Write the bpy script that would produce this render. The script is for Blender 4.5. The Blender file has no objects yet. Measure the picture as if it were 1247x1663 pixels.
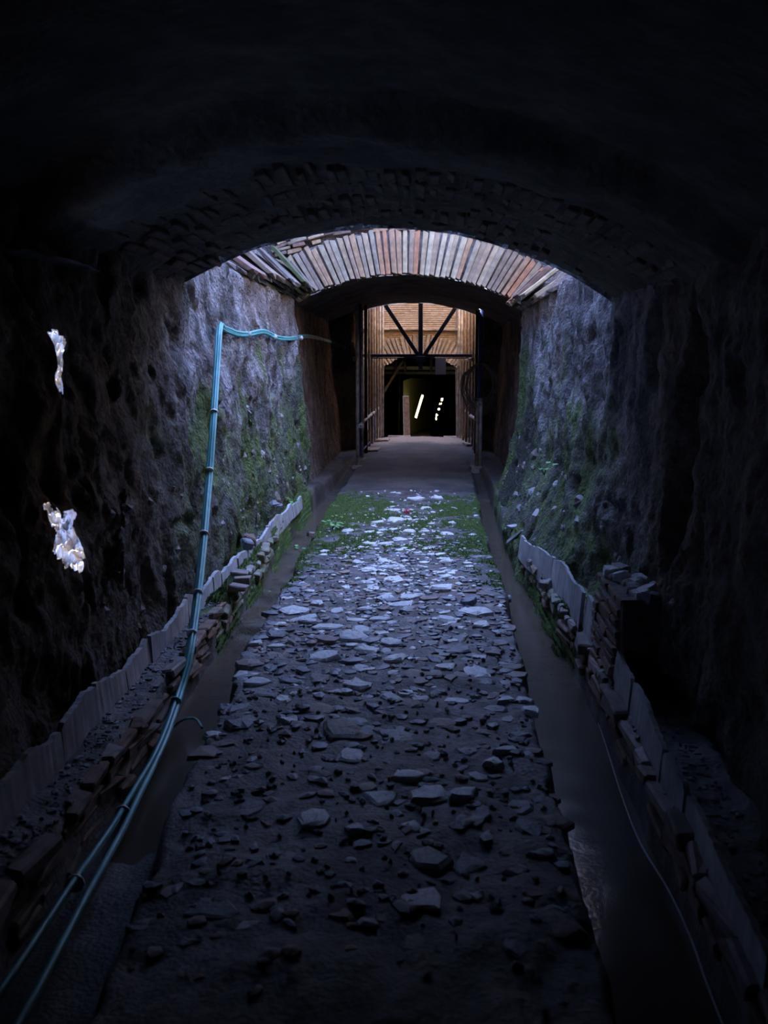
import bpy, bmesh, math, random
import numpy as np
from mathutils import Vector, Matrix

random.seed(7)
RNG = np.random.default_rng(11)
sc = bpy.context.scene
COL = sc.collection

# ------------------------------------------------------------------ camera
FPX = 1600.0
PITCH = math.atan(241.5 / FPX)
YAW = math.atan(76.5 * math.cos(PITCH) / FPX)
EYE = 1.6
cam_d = bpy.data.cameras.new('camera')
cam = bpy.data.objects.new('camera', cam_d)
COL.objects.link(cam)
cam.location = (0, 0, EYE)
cam.rotation_euler = (math.pi / 2 - PITCH, 0, YAW)
cam_d.sensor_fit = 'VERTICAL'
cam_d.sensor_height = 36.0
cam_d.sensor_width = 27.0
cam_d.lens = 36.0 * FPX / 1663.0
cam_d.clip_start = 0.05
cam_d.dof.use_dof = True
cam_d.dof.focus_distance = 9.5
cam_d.dof.aperture_fstop = 4.5
sc.camera = cam

# ------------------------------------------------------------------ world, sun, exposure
SKY = (0.30, 0.455, 1.0)
SKY_STRENGTH = 7.8
SUN_TO = Vector((-0.5, 0.3, 0.81)).normalized()
SUN_STRENGTH = 48.0
wd = bpy.data.worlds.new('sky')
sc.world = wd
wd.use_nodes = True
bg = wd.node_tree.nodes['Background']
bg.inputs[0].default_value = (*SKY, 1)
bg.inputs[1].default_value = SKY_STRENGTH
sd = bpy.data.lights.new('sun', 'SUN')
sd.energy = SUN_STRENGTH
sd.color = (1.0, 0.88, 0.72)
sd.angle = math.radians(0.53)
sun = bpy.data.objects.new('sun', sd)
COL.objects.link(sun)
sun.rotation_euler = SUN_TO.to_track_quat('Z', 'Y').to_euler()
sun.location = (0, 0, 20)
vs = sc.view_settings
vs.view_transform = 'Standard'
vs.look = 'None'
vs.exposure = 0.5
vs.gamma = 1.0
vs.use_curve_mapping = False
sc.cycles.max_bounces = 10
sc.cycles.diffuse_bounces = 7
sc.cycles.glossy_bounces = 4
sc.cycles.sample_clamp_indirect = 8.0
sc.cycles.caustics_reflective = False

# rims of the two shafts (unseen sky edge, heights shaped to steer the sunlight)
SH1 = (6.8, 13.0)
SH2 = (19.0, 25.0)
RIM1 = dict(left=9.6, right=5.0, near=5.6, far=5.6)
RIM2 = dict(left=9.0, right=7.5, near=7.2, far=6.5)

# ------------------------------------------------------------------ pixel helper (photo pixel + one known coordinate -> place)
_r = np.array([math.cos(YAW), math.sin(YAW), 0])
_u = np.array([-math.sin(YAW) * math.sin(PITCH), math.cos(YAW) * math.sin(PITCH), math.cos(PITCH)])
_w = np.array([-math.sin(YAW) * math.cos(PITCH), math.cos(YAW) * math.cos(PITCH), -math.sin(PITCH)])


def at(px, py, Z=None, Y=None, X=None):
    d = _r * (px - 623.5) + _u * (831.5 - py) + _w * FPX
    t = (Z - EYE) / d[2] if Z is not None else (Y / d[1] if Y is not None else X / d[0])
    return Vector((d[0] * t, d[1] * t, EYE + d[2] * t))


# ------------------------------------------------------------------ numpy noise
_perm = RNG.permutation(256)
_perm = np.concatenate([_perm, _perm, _perm])
_grad = RNG.normal(size=(256, 3))
_grad /= np.linalg.norm(_grad, axis=1)[:, None]


def pn(x, y, z):
    x, y, z = np.broadcast_arrays(np.asarray(x, float), np.asarray(y, float), np.asarray(z, float))
    xi, yi, zi = np.floor(x).astype(int), np.floor(y).astype(int), np.floor(z).astype(int)
    xf, yf, zf = x - xi, y - yi, z - zi
    xi &= 255; yi &= 255; zi &= 255
    s = lambda t: t * t * t * (t * (t * 6 - 15) + 10)
    u, v, w = s(xf), s(yf), s(zf)
    out = 0
    for dx in (0, 1):
        for dy in (0, 1):
            for dz in (0, 1):
                h = _perm[_perm[_perm[(xi + dx) & 255] + ((yi + dy) & 255)] + ((zi + dz) & 255)]
                g = _grad[h]
                d = g[..., 0] * (xf - dx) + g[..., 1] * (yf - dy) + g[..., 2] * (zf - dz)
                out = out + d * (u if dx else 1 - u) * (v if dy else 1 - v) * (w if dz else 1 - w)
    return out * 1.6


def fbm(x, y, z, o=4, g=0.5):
    a, f, t = 1.0, 1.0, 0
    for i in range(o):
        t = t + a * pn(x * f + 7.3 * i, y * f + 3.1 * i, z * f + 1.7 * i)
        a *= g; f *= 2.03
    return t


def sst(a, b, x):
    t = np.clip((x - a) / (b - a), 0, 1)
    return t * t * (3 - 2 * t)


def lerp3(a, b, t):
    return np.asarray(a) * (1 - t[..., None]) + np.asarray(b) * t[..., None]


# ------------------------------------------------------------------ materials
def new_mat(name):
    m = bpy.data.materials.new(name)
    m.use_nodes = True
    nt = m.node_tree
    return m, nt, nt.nodes['Principled BSDF']


def nd(nt, t, **k):
    n = nt.nodes.new(t)
    for a, b in k.items():
        if a.startswith('i_'):
            key = a[2:]
            n.inputs[int(key) if key.isdigit() else key].default_value = b
        else:
            setattr(n, a, b)
    return n


def noise_col(nt, scale, cols, detail=6, rough=0.6, coord='Object', stretch=None):
    tc = nd(nt, 'ShaderNodeTexCoord')
    src = tc.outputs[coord]
    if stretch:
        mp = nd(nt, 'ShaderNodeMapping')
        mp.inputs['Scale'].default_value = stretch
        nt.links.new(src, mp.inputs[0]); src = mp.outputs[0]
    nz = nd(nt, 'ShaderNodeTexNoise')
    nz.inputs['Scale'].default_value = scale
    nz.inputs['Detail'].default_value = detail
    nz.inputs['Roughness'].default_value = rough
    nt.links.new(src, nz.inputs['Vector'])
    cr = nd(nt, 'ShaderNodeValToRGB')
    el = cr.color_ramp.elements
    while len(el) < len(cols):
        el.new(0.5)
    for e, (p, c) in zip(el, cols):
        e.position = p; e.color = (*c, 1)
    nt.links.new(nz.outputs['Fac'], cr.inputs[0])
    return cr.outputs[0], nz, src


def bump(nt, bsdf, height, strength=0.5, dist=0.02):
    b = nd(nt, 'ShaderNodeBump')
    b.inputs['Strength'].default_value = strength
    b.inputs['Distance'].default_value = dist
    nt.links.new(height, b.inputs['Height'])
    nt.links.new(b.outputs[0], bsdf.inputs['Normal'])
    return b


def mixc(nt, a, b, fac, mode='MULTIPLY'):
    m = nd(nt, 'ShaderNodeMix', data_type='RGBA', blend_type=mode)
    for sock, v in ((m.inputs[6], a), (m.inputs[7], b), (m.inputs[0], fac)):
        if hasattr(v, 'is_output'):
            nt.links.new(v, sock)
        elif isinstance(v, (int, float)):
            sock.default_value = v
        else:
            sock.default_value = (*v, 1)
    return m.outputs[2]


def mat_earth(name, scale=14.0, bs=0.9, bd=0.03, lo=0.45, hi=1.35):
    """rock or earth whose broad colour sits in the 'col' attribute (moss, soil, stone); fine grain by noise"""
    m, nt, b = new_mat(name)
    at_ = nd(nt, 'ShaderNodeAttribute', attribute_name='col')
    c, nz, src = noise_col(nt, scale, [(0.28, (lo, lo, lo)), (0.72, (hi, hi, hi))], 8, 0.68)
    nt.links.new(mixc(nt, at_.outputs['Color'], c, 1.0), b.inputs['Base Color'])
    vo = nd(nt, 'ShaderNodeTexVoronoi')
    vo.inputs['Scale'].default_value = scale * 2.6
    nt.links.new(src, vo.inputs['Vector'])
    ad = nd(nt, 'ShaderNodeMath', operation='MULTIPLY_ADD')
    ad.inputs[1].default_value = -0.35
    nt.links.new(vo.outputs['Distance'], ad.inputs[0])
    nt.links.new(nz.outputs['Fac'], ad.inputs[2])
    bump(nt, b, ad.outputs[0], bs, bd)
    w = nd(nt, 'ShaderNodeAttribute', attribute_name='wet')
    mr = nd(nt, 'ShaderNodeMapRange')
    mr.inputs['To Min'].default_value = 0.85
    mr.inputs['To Max'].default_value = 0.16
    nt.links.new(w.outputs['Fac'], mr.inputs['Value'])
    nt.links.new(mr.outputs[0], b.inputs['Roughness'])
    return m


def mat_piece(name, cols, scale=9.0, rough=0.8, bs=0.5, bd=0.008, spec=0.3, vary=0.25, coat=0.0):
    """loose pieces: colour picked per object (random) plus grain"""
    m, nt, b = new_mat(name)
    oi = nd(nt, 'ShaderNodeObjectInfo')
    cr = nd(nt, 'ShaderNodeValToRGB')
    el = cr.color_ramp.elements
    while len(el) < len(cols):
        el.new(0.5)
    for i, (e, c) in enumerate(zip(el, cols)):
        e.position = i / max(1, len(cols) - 1); e.color = (*c, 1)
    nt.links.new(oi.outputs['Random'], cr.inputs[0])
    lo, hi = 1 - vary * 2, 1 + vary
    c, nz, src = noise_col(nt, scale, [(0.3, (lo, lo, lo)), (0.7, (hi, hi, hi))], 7, 0.65)
    nt.links.new(mixc(nt, cr.outputs[0], c, 1.0), b.inputs['Base Color'])
    b.inputs['Roughness'].default_value = rough
    b.inputs['Specular IOR Level'].default_value = spec
    bump(nt, b, nz.outputs['Fac'], bs, bd)
    return m


def mat_plain(name, col, rough=0.6, metal=0.0, scale=20.0, vary=0.2, bs=0.15, bd=0.004):
    m, nt, b = new_mat(name)
    lo, hi = 1 - vary * 1.6, 1 + vary
    c, nz, src = noise_col(nt, scale, [(0.3, tuple(v * lo for v in col)), (0.7, tuple(min(1, v * hi) for v in col))])
    nt.links.new(c, b.inputs['Base Color'])
    b.inputs['Roughness'].default_value = rough
    b.inputs['Metallic'].default_value = metal
    bump(nt, b, nz.outputs['Fac'], bs, bd)
    return m


M = {}
M['rock'] = mat_earth('weathered_tuff', 15, 1.0, 0.06, 0.35, 1.5)
M['vault'] = mat_earth('vault_concrete', 9, 0.9, 0.04)
M['road'] = mat_earth('trodden_earth', 22, 0.8, 0.016, 0.5, 1.3)
M['ochre'] = mat_earth('ochre_masonry', 12, 0.6, 0.02, 0.75, 1.15)
M['brick'] = mat_piece('arch_brick', [(.46, .35, .23), (.56, .26, .14), (.52, .40, .26), (.28, .22, .18), (.62, .50, .32), (.46, .32, .22), (.40, .33, .25), (.66, .55, .37)], 7, .85, .9, .012)
M['brick_dull'] = mat_piece('old_brick', [(.20, .15, .13), (.30, .17, .13), (.24, .20, .17), (.17, .14, .13)], 9, .85, .7, .01)
M['brick_dark'] = mat_piece('dark_brick', [(.10, .08, .07), (.15, .10, .08), (.12, .10, .085)], 9, .9, .7, .01)  # darker tones for the near vault bricks
M['brick_moss'] = mat_piece('mossy_brick', [(.14, .165, .085), (.26, .24, .20), (.12, .15, .07), (.27, .20, .15), (.33, .32, .30)], 8, .9, .9, .012)
M['mortar'] = mat_plain('lime_mortar', (.20, .17, .155), .95, 0, 18, .35, .8, .02)
M['marble'] = mat_piece('grey_marble', [(.46, .46, .48), (.40, .39, .42), (.52, .50, .49)], 6, .55, .4, .005, .4, .25)
M['stone_pale'] = mat_piece('pale_limestone', [(.72, .72, .71), (.80, .79, .76), (.60, .61, .63), (.76, .75, .75)], 10, .5, .5, .008, .5, .2)
M['stone_grey'] = mat_piece('grey_basalt', [(.20, .21, .24), (.15, .16, .19), (.26, .26, .28), (.18, .17, .18)], 10, .5, .6, .008, .5)
M['stone_red'] = mat_piece('brick_rubble', [(.24, .19, .18), (.30, .22, .19), (.20, .17, .17), (.36, .32, .27)], 10, .6, .6, .008, .45)
M['moss'] = mat_piece('moss', [(.04, .075, .016), (.07, .11, .025), (.026, .042, .014)], 30, .9, .6, .01, .2)
M['leaf'] = mat_plain('leaf', (.13, .32, .09), .5, 0, 30, .2)
M['stem'] = mat_plain('stem', (.12, .2, .07), .6, 0, 30, .2)
M['conduit'] = mat_plain('teal_plastic', (.10, .40, .40), .42, 0, 12, .15, .1, .002)
M['conduit2'] = mat_plain('pale_teal_plastic', (.16, .46, .46), .42, 0, 12, .15, .1, .002)
M['tie'] = mat_plain('white_tie', (.7, .72, .72), .5)
M['water_glint'] = mat_plain('glint_grey', (.22, .22, .23), .3, 0, 160, .8)  # speckled grey standing for the broken glint on the water
M['steel'] = mat_plain('painted_steel', (.018, .022, .04), .45, .3, 15, .3)
M['steel_blue'] = mat_plain('blue_painted_steel', (.03, .06, .22), .4, .2, 15, .2)
M['tube'] = mat_plain('galvanised_tube', (.42, .36, .30), .5, .35, 10, .4, .2, .003)
M['tube_rust'] = mat_plain('rusted_tube', (.32, .21, .13), .7, .2, 10, .4, .3, .004)
M['wood'] = mat_plain('old_timber', (.30, .22, .16), .85, 0, 14, .35, .5, .01)
M['wood_dark'] = mat_plain('dark_timber', (.07, .055, .04), .9, 0, 14, .3)
M['wood_green'] = mat_plain('lamp_tinted_timber', (.20, .20, .10), .85, 0, 14, .3, .4, .01)  # yellow-green lamp light tinted into the timber colour
M['cable'] = mat_plain('brown_cable', (.22, .17, .14), .5)
M['pebble'] = mat_piece('wall_pebble', [(.26, .26, .28), (.20, .18, .18), (.40, .39, .39), (.24, .17, .14), (.14, .14, .15)], 14, .5, .5, .006, .5)
M['rubble'] = mat_piece('dry_rubble', [(.36, .35, .34), (.28, .27, .26)], 12, .9, .7, .01)
M['pink'] = mat_plain('pink_foil', (.85, .12, .22), .4)

m, nt, b = new_mat('gutter_water')
nz = nd(nt, 'ShaderNodeTexNoise'); nz.inputs['Scale'].default_value = 55; nz.inputs['Detail'].default_value = 3
tc = nd(nt, 'ShaderNodeTexCoord'); nt.links.new(tc.outputs['Object'], nz.inputs['Vector'])
b.inputs['Base Color'].default_value = (.085, .066, .05, 1)
b.inputs['Roughness'].default_value = .16
b.inputs['IOR'].default_value = 1.33
rip = nd(nt, 'ShaderNodeAttribute', attribute_name='ripple')
bp = bump(nt, b, nz.outputs['Fac'], 1.0, .06)
nt.links.new(rip.outputs['Fac'], bp.inputs['Strength'])
M['water'] = m

m, nt, b = new_mat('printed_paper')      # sheet with faint lines of print
tc = nd(nt, 'ShaderNodeTexCoord')
wv = nd(nt, 'ShaderNodeTexWave', wave_type='BANDS', bands_direction='Z')
wv.inputs['Scale'].default_value = 22; wv.inputs['Distortion'].default_value = 0
nt.links.new(tc.outputs['Object'], wv.inputs['Vector'])
nzp = nd(nt, 'ShaderNodeTexNoise'); nzp.inputs['Scale'].default_value = 60
nt.links.new(tc.outputs['Object'], nzp.inputs['Vector'])
mu = nd(nt, 'ShaderNodeMath', operation='MULTIPLY'); nt.links.new(wv.outputs['Fac'], mu.inputs[0]); nt.links.new(nzp.outputs['Fac'], mu.inputs[1])
cr = nd(nt, 'ShaderNodeValToRGB'); cr.color_ramp.elements[0].position = .35; cr.color_ramp.elements[1].position = .5
cr.color_ramp.elements[0].color = (.62, .63, .68, 1); cr.color_ramp.elements[1].color = (.42, .43, .48, 1)
nt.links.new(mu.outputs[0], cr.inputs[0]); nt.links.new(cr.outputs[0], b.inputs['Base Color'])
M['paper'] = m

m, nt, b = new_mat('lamp_tube')
b.inputs['Emission Color'].default_value = (1.0, .93, .42, 1)
b.inputs['Emission Strength'].default_value = 7.0
M['lamp'] = m


# ------------------------------------------------------------------ mesh helpers
def tag(o, label=None, cat=None, group=None, kind=None):
    if label: o['label'] = label
    if cat: o['category'] = cat
    if group: o['group'] = group
    if kind: o['kind'] = kind
    return o


def link(name, me, parent=None, mat=None):
    o = bpy.data.objects.new(name, me)
    COL.objects.link(o)
    if parent is not None: o.parent = parent
    if mat is not None and me is not None and not me.materials: me.materials.append(M[mat])
    return o


def empty(name, loc=(0, 0, 0)):
    o = bpy.data.objects.new(name, None)
    o.empty_display_size = .1
    o.location = loc
    COL.objects.link(o)
    return o


def mesh(name, v, f, smooth=True):
    me = bpy.data.meshes.new(name)
    me.from_pydata([tuple(p) for p in (v.tolist() if hasattr(v, 'tolist') else v)], [], f.tolist() if hasattr(f, 'tolist') else f)
    if smooth:
        me.polygons.foreach_set('use_smooth', [True] * len(me.polygons))
    me.update()
    return me


def set_attr(me, name, arr):
    arr = np.asarray(arr, dtype=np.float32)
    if arr.ndim == 2:
        a = me.attributes.new(name, 'FLOAT_COLOR', 'POINT')
        full = np.ones((len(arr), 4), np.float32); full[:, :3] = arr
        a.data.foreach_set('color', full.ravel())
    else:
        a = me.attributes.new(name, 'FLOAT', 'POINT')
        a.data.foreach_set('value', arr)


def grid_faces(nu, nv, keep=None, flip=False):
    i = np.arange((nu - 1))[:, None] * nv + np.arange(nv - 1)[None, :]
    q = np.stack([i, i + nv, i + nv + 1, i + 1], -1)
    if flip: q = q[..., ::-1]
    q = q.reshape(-1, 4)
    if keep is not None: q = q[keep.ravel()]
    return q


def sheet(name, P, col, mat, wet=None, keep=None, flip=False, parent=None):
    nu, nv = P.shape[:2]
    me = mesh(name, P.reshape(-1, 3), grid_faces(nu, nv, keep, flip))
    set_attr(me, 'col', col.reshape(-1, 3))
    set_attr(me, 'wet', (wet if wet is not None else np.zeros((nu, nv))).ravel())
    return link(name, me, parent, mat)


def smooth_path(pts, n=8):
    pts = [Vector(p) for p in pts]
    P = [pts[0] * 2 - pts[1]] + pts + [pts[-1] * 2 - pts[-2]]
    out = []
    for i in range(1, len(P) - 2):
        for k in range(n):
            t = k / n
            a, b_, c, d = P[i - 1], P[i], P[i + 1], P[i + 2]
            out.append(.5 * ((2 * b_) + (c - a) * t + (2 * a - 5 * b_ + 4 * c - d) * t * t + (3 * b_ - a - 3 * c + d) * t ** 3))
    out.append(pts[-1])
    return out


def tube_mesh(name, pts, r, n=8):
    pts = [Vector(p) for p in pts]
    v, f = [], []
    N = Vector((.31, .2, .93))
    for i, p in enumerate(pts):
        d = (pts[min(i + 1, len(pts) - 1)] - pts[max(i - 1, 0)]).normalized()
        N = (N - d * N.dot(d))
        if N.length < 1e-4: N = d.orthogonal()
        N.normalize()
        B = d.cross(N)
        rr = r[i] if hasattr(r, '__len__') else r
        for k in range(n):
            a = 2 * math.pi * k / n
            v.append(p + (N * math.cos(a) + B * math.sin(a)) * rr)
    for i in range(len(pts) - 1):
        for k in range(n):
            f.append((i * n + k, i * n + (k + 1) % n, (i + 1) * n + (k + 1) % n, (i + 1) * n + k))
    f.append(tuple(range(n))[::-1]); f.append(tuple(range((len(pts) - 1) * n, len(pts) * n)))
    return mesh(name, v, f)


def tube(name, pts, r, mat, parent=None, n=8):
    me = tube_mesh(name, pts, r, n)
    me.materials.append(M[mat])
    return link(name, me, parent)


def brick_mesh(name, dims, mat, bev=.006, jit=.006, taper=1.0, broken=0.0, origin='center'):
    """worn brick: box with uneven corners and chamfered edges; axes x=thickness, y=depth, z=length"""
    bm = bmesh.new()
    bmesh.ops.create_cube(bm, size=1)
    for vv in bm.verts:
        s = taper if vv.co.z > 0 else 1.0
        vv.co.x *= dims[0] * s; vv.co.y *= dims[1]; vv.co.z *= dims[2]
        vv.co += Vector([random.uniform(-jit, jit) for _ in range(3)])
        if broken and random.random() < .5:
            vv.co.z -= math.copysign(random.uniform(0, broken), vv.co.z)
        if origin == 'base': vv.co.z += dims[2] / 2
    bmesh.ops.bevel(bm, geom=list(bm.edges), offset=bev, segments=1, affect='EDGES')
    me = bpy.data.meshes.new(name)
    bm.to_mesh(me); bm.free()
    me.materials.append(M[mat])
    return me


def stone_mesh(name, mat, n=8, h=.35, seed=0, rough=.12, flat=True):
    """irregular flat stone about 1 across: bottom ring, shoulder ring, uneven top"""
    rs = random.Random(seed)
    v, f = [], []
    ang = sorted([(k + rs.uniform(-.3, .3)) / n * 2 * math.pi for k in range(n)])
    rad = [rs.uniform(.30, .56) for _ in range(n)]
    for a, r_ in zip(ang, rad):
        v.append((math.cos(a) * r_ * 1.04, math.sin(a) * r_ * 1.04, -h * .7))
    for a, r_ in zip(ang, rad):
        v.append((math.cos(a) * r_, math.sin(a) * r_, h * (.05 + rs.uniform(-rough, rough))))
    for a, r_ in zip(ang, rad):
        k = rs.uniform(.68, .86)
        v.append((math.cos(a) * r_ * k, math.sin(a) * r_ * k, h * (.3 + rs.uniform(-rough, rough) * 1.5)))
    v.append((rs.uniform(-.1, .1), rs.uniform(-.1, .1), h * (.36 if flat else .6)))
    for k in range(n):
        j = (k + 1) % n
        f.append((k, j, n + j, n + k)); f.append((n + k, n + j, 2 * n + j, 2 * n + k)); f.append((2 * n + k, 2 * n + j, 3 * n))
    f.append(tuple(range(n))[::-1])
    me = mesh(name, v, f, smooth=False)
    me.materials.append(M[mat])
    return me


def put(name, me, parent, loc, rot=(0, 0, 0), scale=(1, 1, 1)):
    o = bpy.data.objects.new(name, me)
    COL.objects.link(o)
    o.parent = parent
    o.location = loc
    o.rotation_euler = rot
    o.scale = scale
    return o


# ------------------------------------------------------------------ profiles of the place
def ip(y, a, b): return np.interp(y, a, b)


def road_l(y): return ip(y, [-2, 2.4, 3.6, 4.6, 5.5, 7.2, 9, 12.8, 21], [-.84, -.86, -.95, -.99, -1.05, -1.06, -1.1, -1.16, -1.15])
def road_r(y): return ip(y, [-2, 3, 5, 6.9, 8.8, 14.3, 21], [.48, .48, .49, .54, .51, .61, .67])
def gut_l(y): return ip(y, [-2, 3.2, 3.9, 4.6, 6.7, 8.3, 11, 13, 17], [-1.22, -1.24, -1.26, -1.29, -1.36, -1.39, -1.46, -1.42, -1.3])
def gut_r(y): return ip(y, [-2, 2.6, 5.3, 7.7, 9, 11, 13, 17], [.83, .83, .85, .80, .74, .74, .80, .82])


def wl_base(y): return ip(y, [-2, 3.6, 4.3, 6, 9, 12.6, 13.1, 19, 27], [-1.60, -1.56, -1.52, -1.50, -1.53, -1.56, -1.62, -1.66, -1.68])
def wr_base(y): return ip(y, [-2, 3.5, 5, 6.5, 8, 10, 12.7, 13.1, 19, 27], [1.12, 1.12, 1.14, 1.10, 1.02, 1.02, 1.06, 1.14, 1.16, 1.18])


def wl(y, z):
    y, z = np.broadcast_arrays(np.asarray(y, float), np.asarray(z, float))
    zc = np.clip(z, 0, 2.3)
    x = wl_base(y) - .09 * zc
    amp = np.where(y > 13, .6, 1.0)
    x = x + amp * (.055 * fbm(y * .9, z * .9, 4.1, 3) + .032 * fbm(y * 3.3, z * 2.6, 9.7, 4, .55) + .014 * pn(y * 16, z * 12, 2.2)
                   + .05 * (.35 - np.abs(pn(y * 2.6 + .4 * z, z * 2.1, 33.0))) - .05 * sst(.28, .6, pn(y * 5.2, z * 4.2, 35.0)) + .018 * (.3 - np.abs(pn(y * 9, z * 7, 37.0))))
    x = x - .03 * np.exp(-((z - .0) / .3) ** 2) * sst(5, 7, y) * (1 - sst(11, 12, y))
    x = x + .07 * np.exp(-((y - 4.02) / .10) ** 2 - ((z - 1.42) / .15) ** 2) + .05 * np.exp(-((y - 4.08) / .07) ** 2 - ((z - 1.75) / .12) ** 2)
    x = x + .05 * np.exp(-((y - 4.16) / .06) ** 2) * sst(.8, 1.0, z) * (1 - sst(1.6, 1.8, z))
    x = x + .46 * sst(18.25, 18.4, y) * (1 - sst(19.0, 19.12, y))
    op = sst(6.7, 7.4, y) * (1 - sst(13.0, 13.05, y)) + sst(19, 19.2, y)
    x = x - np.clip(z - 2.38, 0, 1) * 1.1 * op
    return x


def wr(y, z):
    y, z = np.broadcast_arrays(np.asarray(y, float), np.asarray(z, float))
    zc = np.clip(z, 0, 2.3)
    x = wr_base(y) + .06 * zc
    amp = np.where(y > 13, .6, 1.0)
    x = x - amp * (.06 * fbm(y * .9, z * .8, 14.1, 3) + .034 * fbm(y * 3.3, z * 2.4, 19.7, 4, .55) + .014 * pn(y * 16, z * 12, 22.2)
                   + .05 * (.35 - np.abs(pn(y * 2.6 + .4 * z, z * 1.6, 43.0))) - .05 * sst(.28, .6, pn(y * 5.2, z * 3.6, 45.0)) + .018 * (.3 - np.abs(pn(y * 9, z * 6, 47.0))))
    x = x - .26 * np.clip(1 - z / .75, 0, 1) ** 1.3 * sst(6.6, 8, y) * (1 - sst(12, 13.5, y))
    d = ((y - 4.75) / .26) ** 2 + ((z - 1.25) / .72) ** 2
    x = x + .38 * (1 - sst(.55, 1.1, d))
    d = ((y - 5.5) / .12) ** 2 + ((z - 1.75) / .3) ** 2
    x = x + .14 * (1 - sst(.4, 1.1, d))
    x = x - .34 * sst(18.25, 18.4, y) * (1 - sst(19.0, 19.12, y))
    op = sst(6.7, 7.4, y) * (1 - sst(13.0, 13.05, y)) + sst(19, 19.2, y)
    x = x + np.clip(z - 2.3, 0, 1) * 1.0 * op
    return x


XC = -.345
R1 = 3.16
Z1 = 2.74 - R1


def arch1(x):
    return Z1 + np.sqrt(np.maximum(R1 ** 2 - (np.asarray(x, float) - XC) ** 2, .01))


def vault_n(x, y):
    x = np.asarray(x, float)
    rr = 2.75
    z = 2.52 - rr + np.sqrt(np.maximum(rr ** 2 - (x + .35) ** 2, .01))
    return z + .13 * (1 - sst(4.1, 4.3, np.asarray(y, float)))


# ------------------------------------------------------------------ side walls
ys = np.unique(np.round(np.concatenate([np.arange(-2, 3.5, .12), np.arange(3.5, 4.0, .02), np.arange(4.0, 4.75, .0095), np.arange(4.75, 5.3, .02), np.arange(5.3, 13.4, .03), np.arange(13.4, 33.6, .07)]), 4))
zs = np.concatenate([np.arange(-1.0, .595, .025), np.arange(.6, 1.795, .0125), np.arange(1.8, 2.93, .025)])
YY, ZZ = np.meshgrid(ys, zs, indexing='ij')


def wall_colour(Y, Z, side):
    s = 0.0 if side == 'l' else 31.0
    n1 = fbm(Y * 1.1, Z * 1.1, 50 + s, 4)
    n2 = fbm(Y * 4, Z * 2.2, 60 + s, 4)
    n3 = fbm(Y * 5, Z * .9, 70 + s, 4)
    grey = lerp3((.115, .105, .11), (.40, .37, .38), sst(-.5, .6, n2))
    grey = lerp3(grey, (.28, .21, .185), sst(.1, .7, n1) * .6)
    earth = lerp3((.12, .085, .065), (.25, .18, .14), sst(-.5, .6, n2))
    mossc = lerp3((.055, .085, .022), (.12, .175, .04), sst(-.4, .6, n2 + n3 * .4))
    # moss grows between the shaft ends, low down; streaks climb higher
    top = 1.22 + .45 * n1 + .4 * n3 + .45 * sst(9.5, 12.5, Y)
    mm = (1 - sst(top - .25, top + .2, Z)) * sst(5.0, 7.0, Y + .5 * n1) * (1 - sst(12.9, 13.2, Y))
    stre = sst(.25, .6, n3 + .3 * n1) * sst(7.5, 9, Y) * (1 - sst(12.9, 13.2, Y)) * (1 - sst(1.7, 2.1, Z))
    mm = np.clip(np.maximum(mm * (.72 + .6 * n2 + .4 * n1), stre * .9), 0, 1)
    c = grey
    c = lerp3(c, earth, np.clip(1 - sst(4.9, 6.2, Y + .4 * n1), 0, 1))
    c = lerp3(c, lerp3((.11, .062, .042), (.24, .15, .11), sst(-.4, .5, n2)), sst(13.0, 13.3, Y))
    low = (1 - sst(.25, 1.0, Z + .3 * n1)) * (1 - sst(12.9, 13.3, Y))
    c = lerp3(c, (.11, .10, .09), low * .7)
    c = lerp3(c, mossc, mm)
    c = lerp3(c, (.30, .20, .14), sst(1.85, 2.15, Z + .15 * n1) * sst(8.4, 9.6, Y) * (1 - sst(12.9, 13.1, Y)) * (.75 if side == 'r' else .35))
    if side == 'l':
        c = lerp3(c, (.40, .22, .11), np.exp(-((Y - 4.05) / .16) ** 2) * sst(.75, 1.0, Z) * (1 - sst(1.7, 1.95, Z)))  # ochre lumps, warm bounced light put into their colour
    wet = np.zeros_like(Y)
    if side == 'r':   # black wet seep streak
        d = ((Y - 10.9 + .3 * n1) / .75) ** 2 + ((Z - .75) / .72) ** 2
        w = 1 - sst(.5, 1.1, d + .5 * n3)
        c = lerp3(c, (.025, .025, .022), w * .92)
        wet = w * .5
    wet = np.maximum(wet, .35 * sst(.3, .7, n3) * (1 - sst(12.8, 13.1, Y)))
    ochre = lerp3((.09, .065, .045), (.17, .12, .08), sst(-.4, .5, n2))
    c = lerp3(c, ochre, sst(19.1, 19.6, Y))  # court side walls darkened so gaps between the scaffold tubes look dark
    c = lerp3(c, (.05, .045, .035), sst(24.9, 25.1, Y))  # shade of the deep gallery put into the wall colour
    return c, wet


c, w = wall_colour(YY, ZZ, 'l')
Pl = np.stack([wl(YY, ZZ), YY, ZZ], -1)
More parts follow.
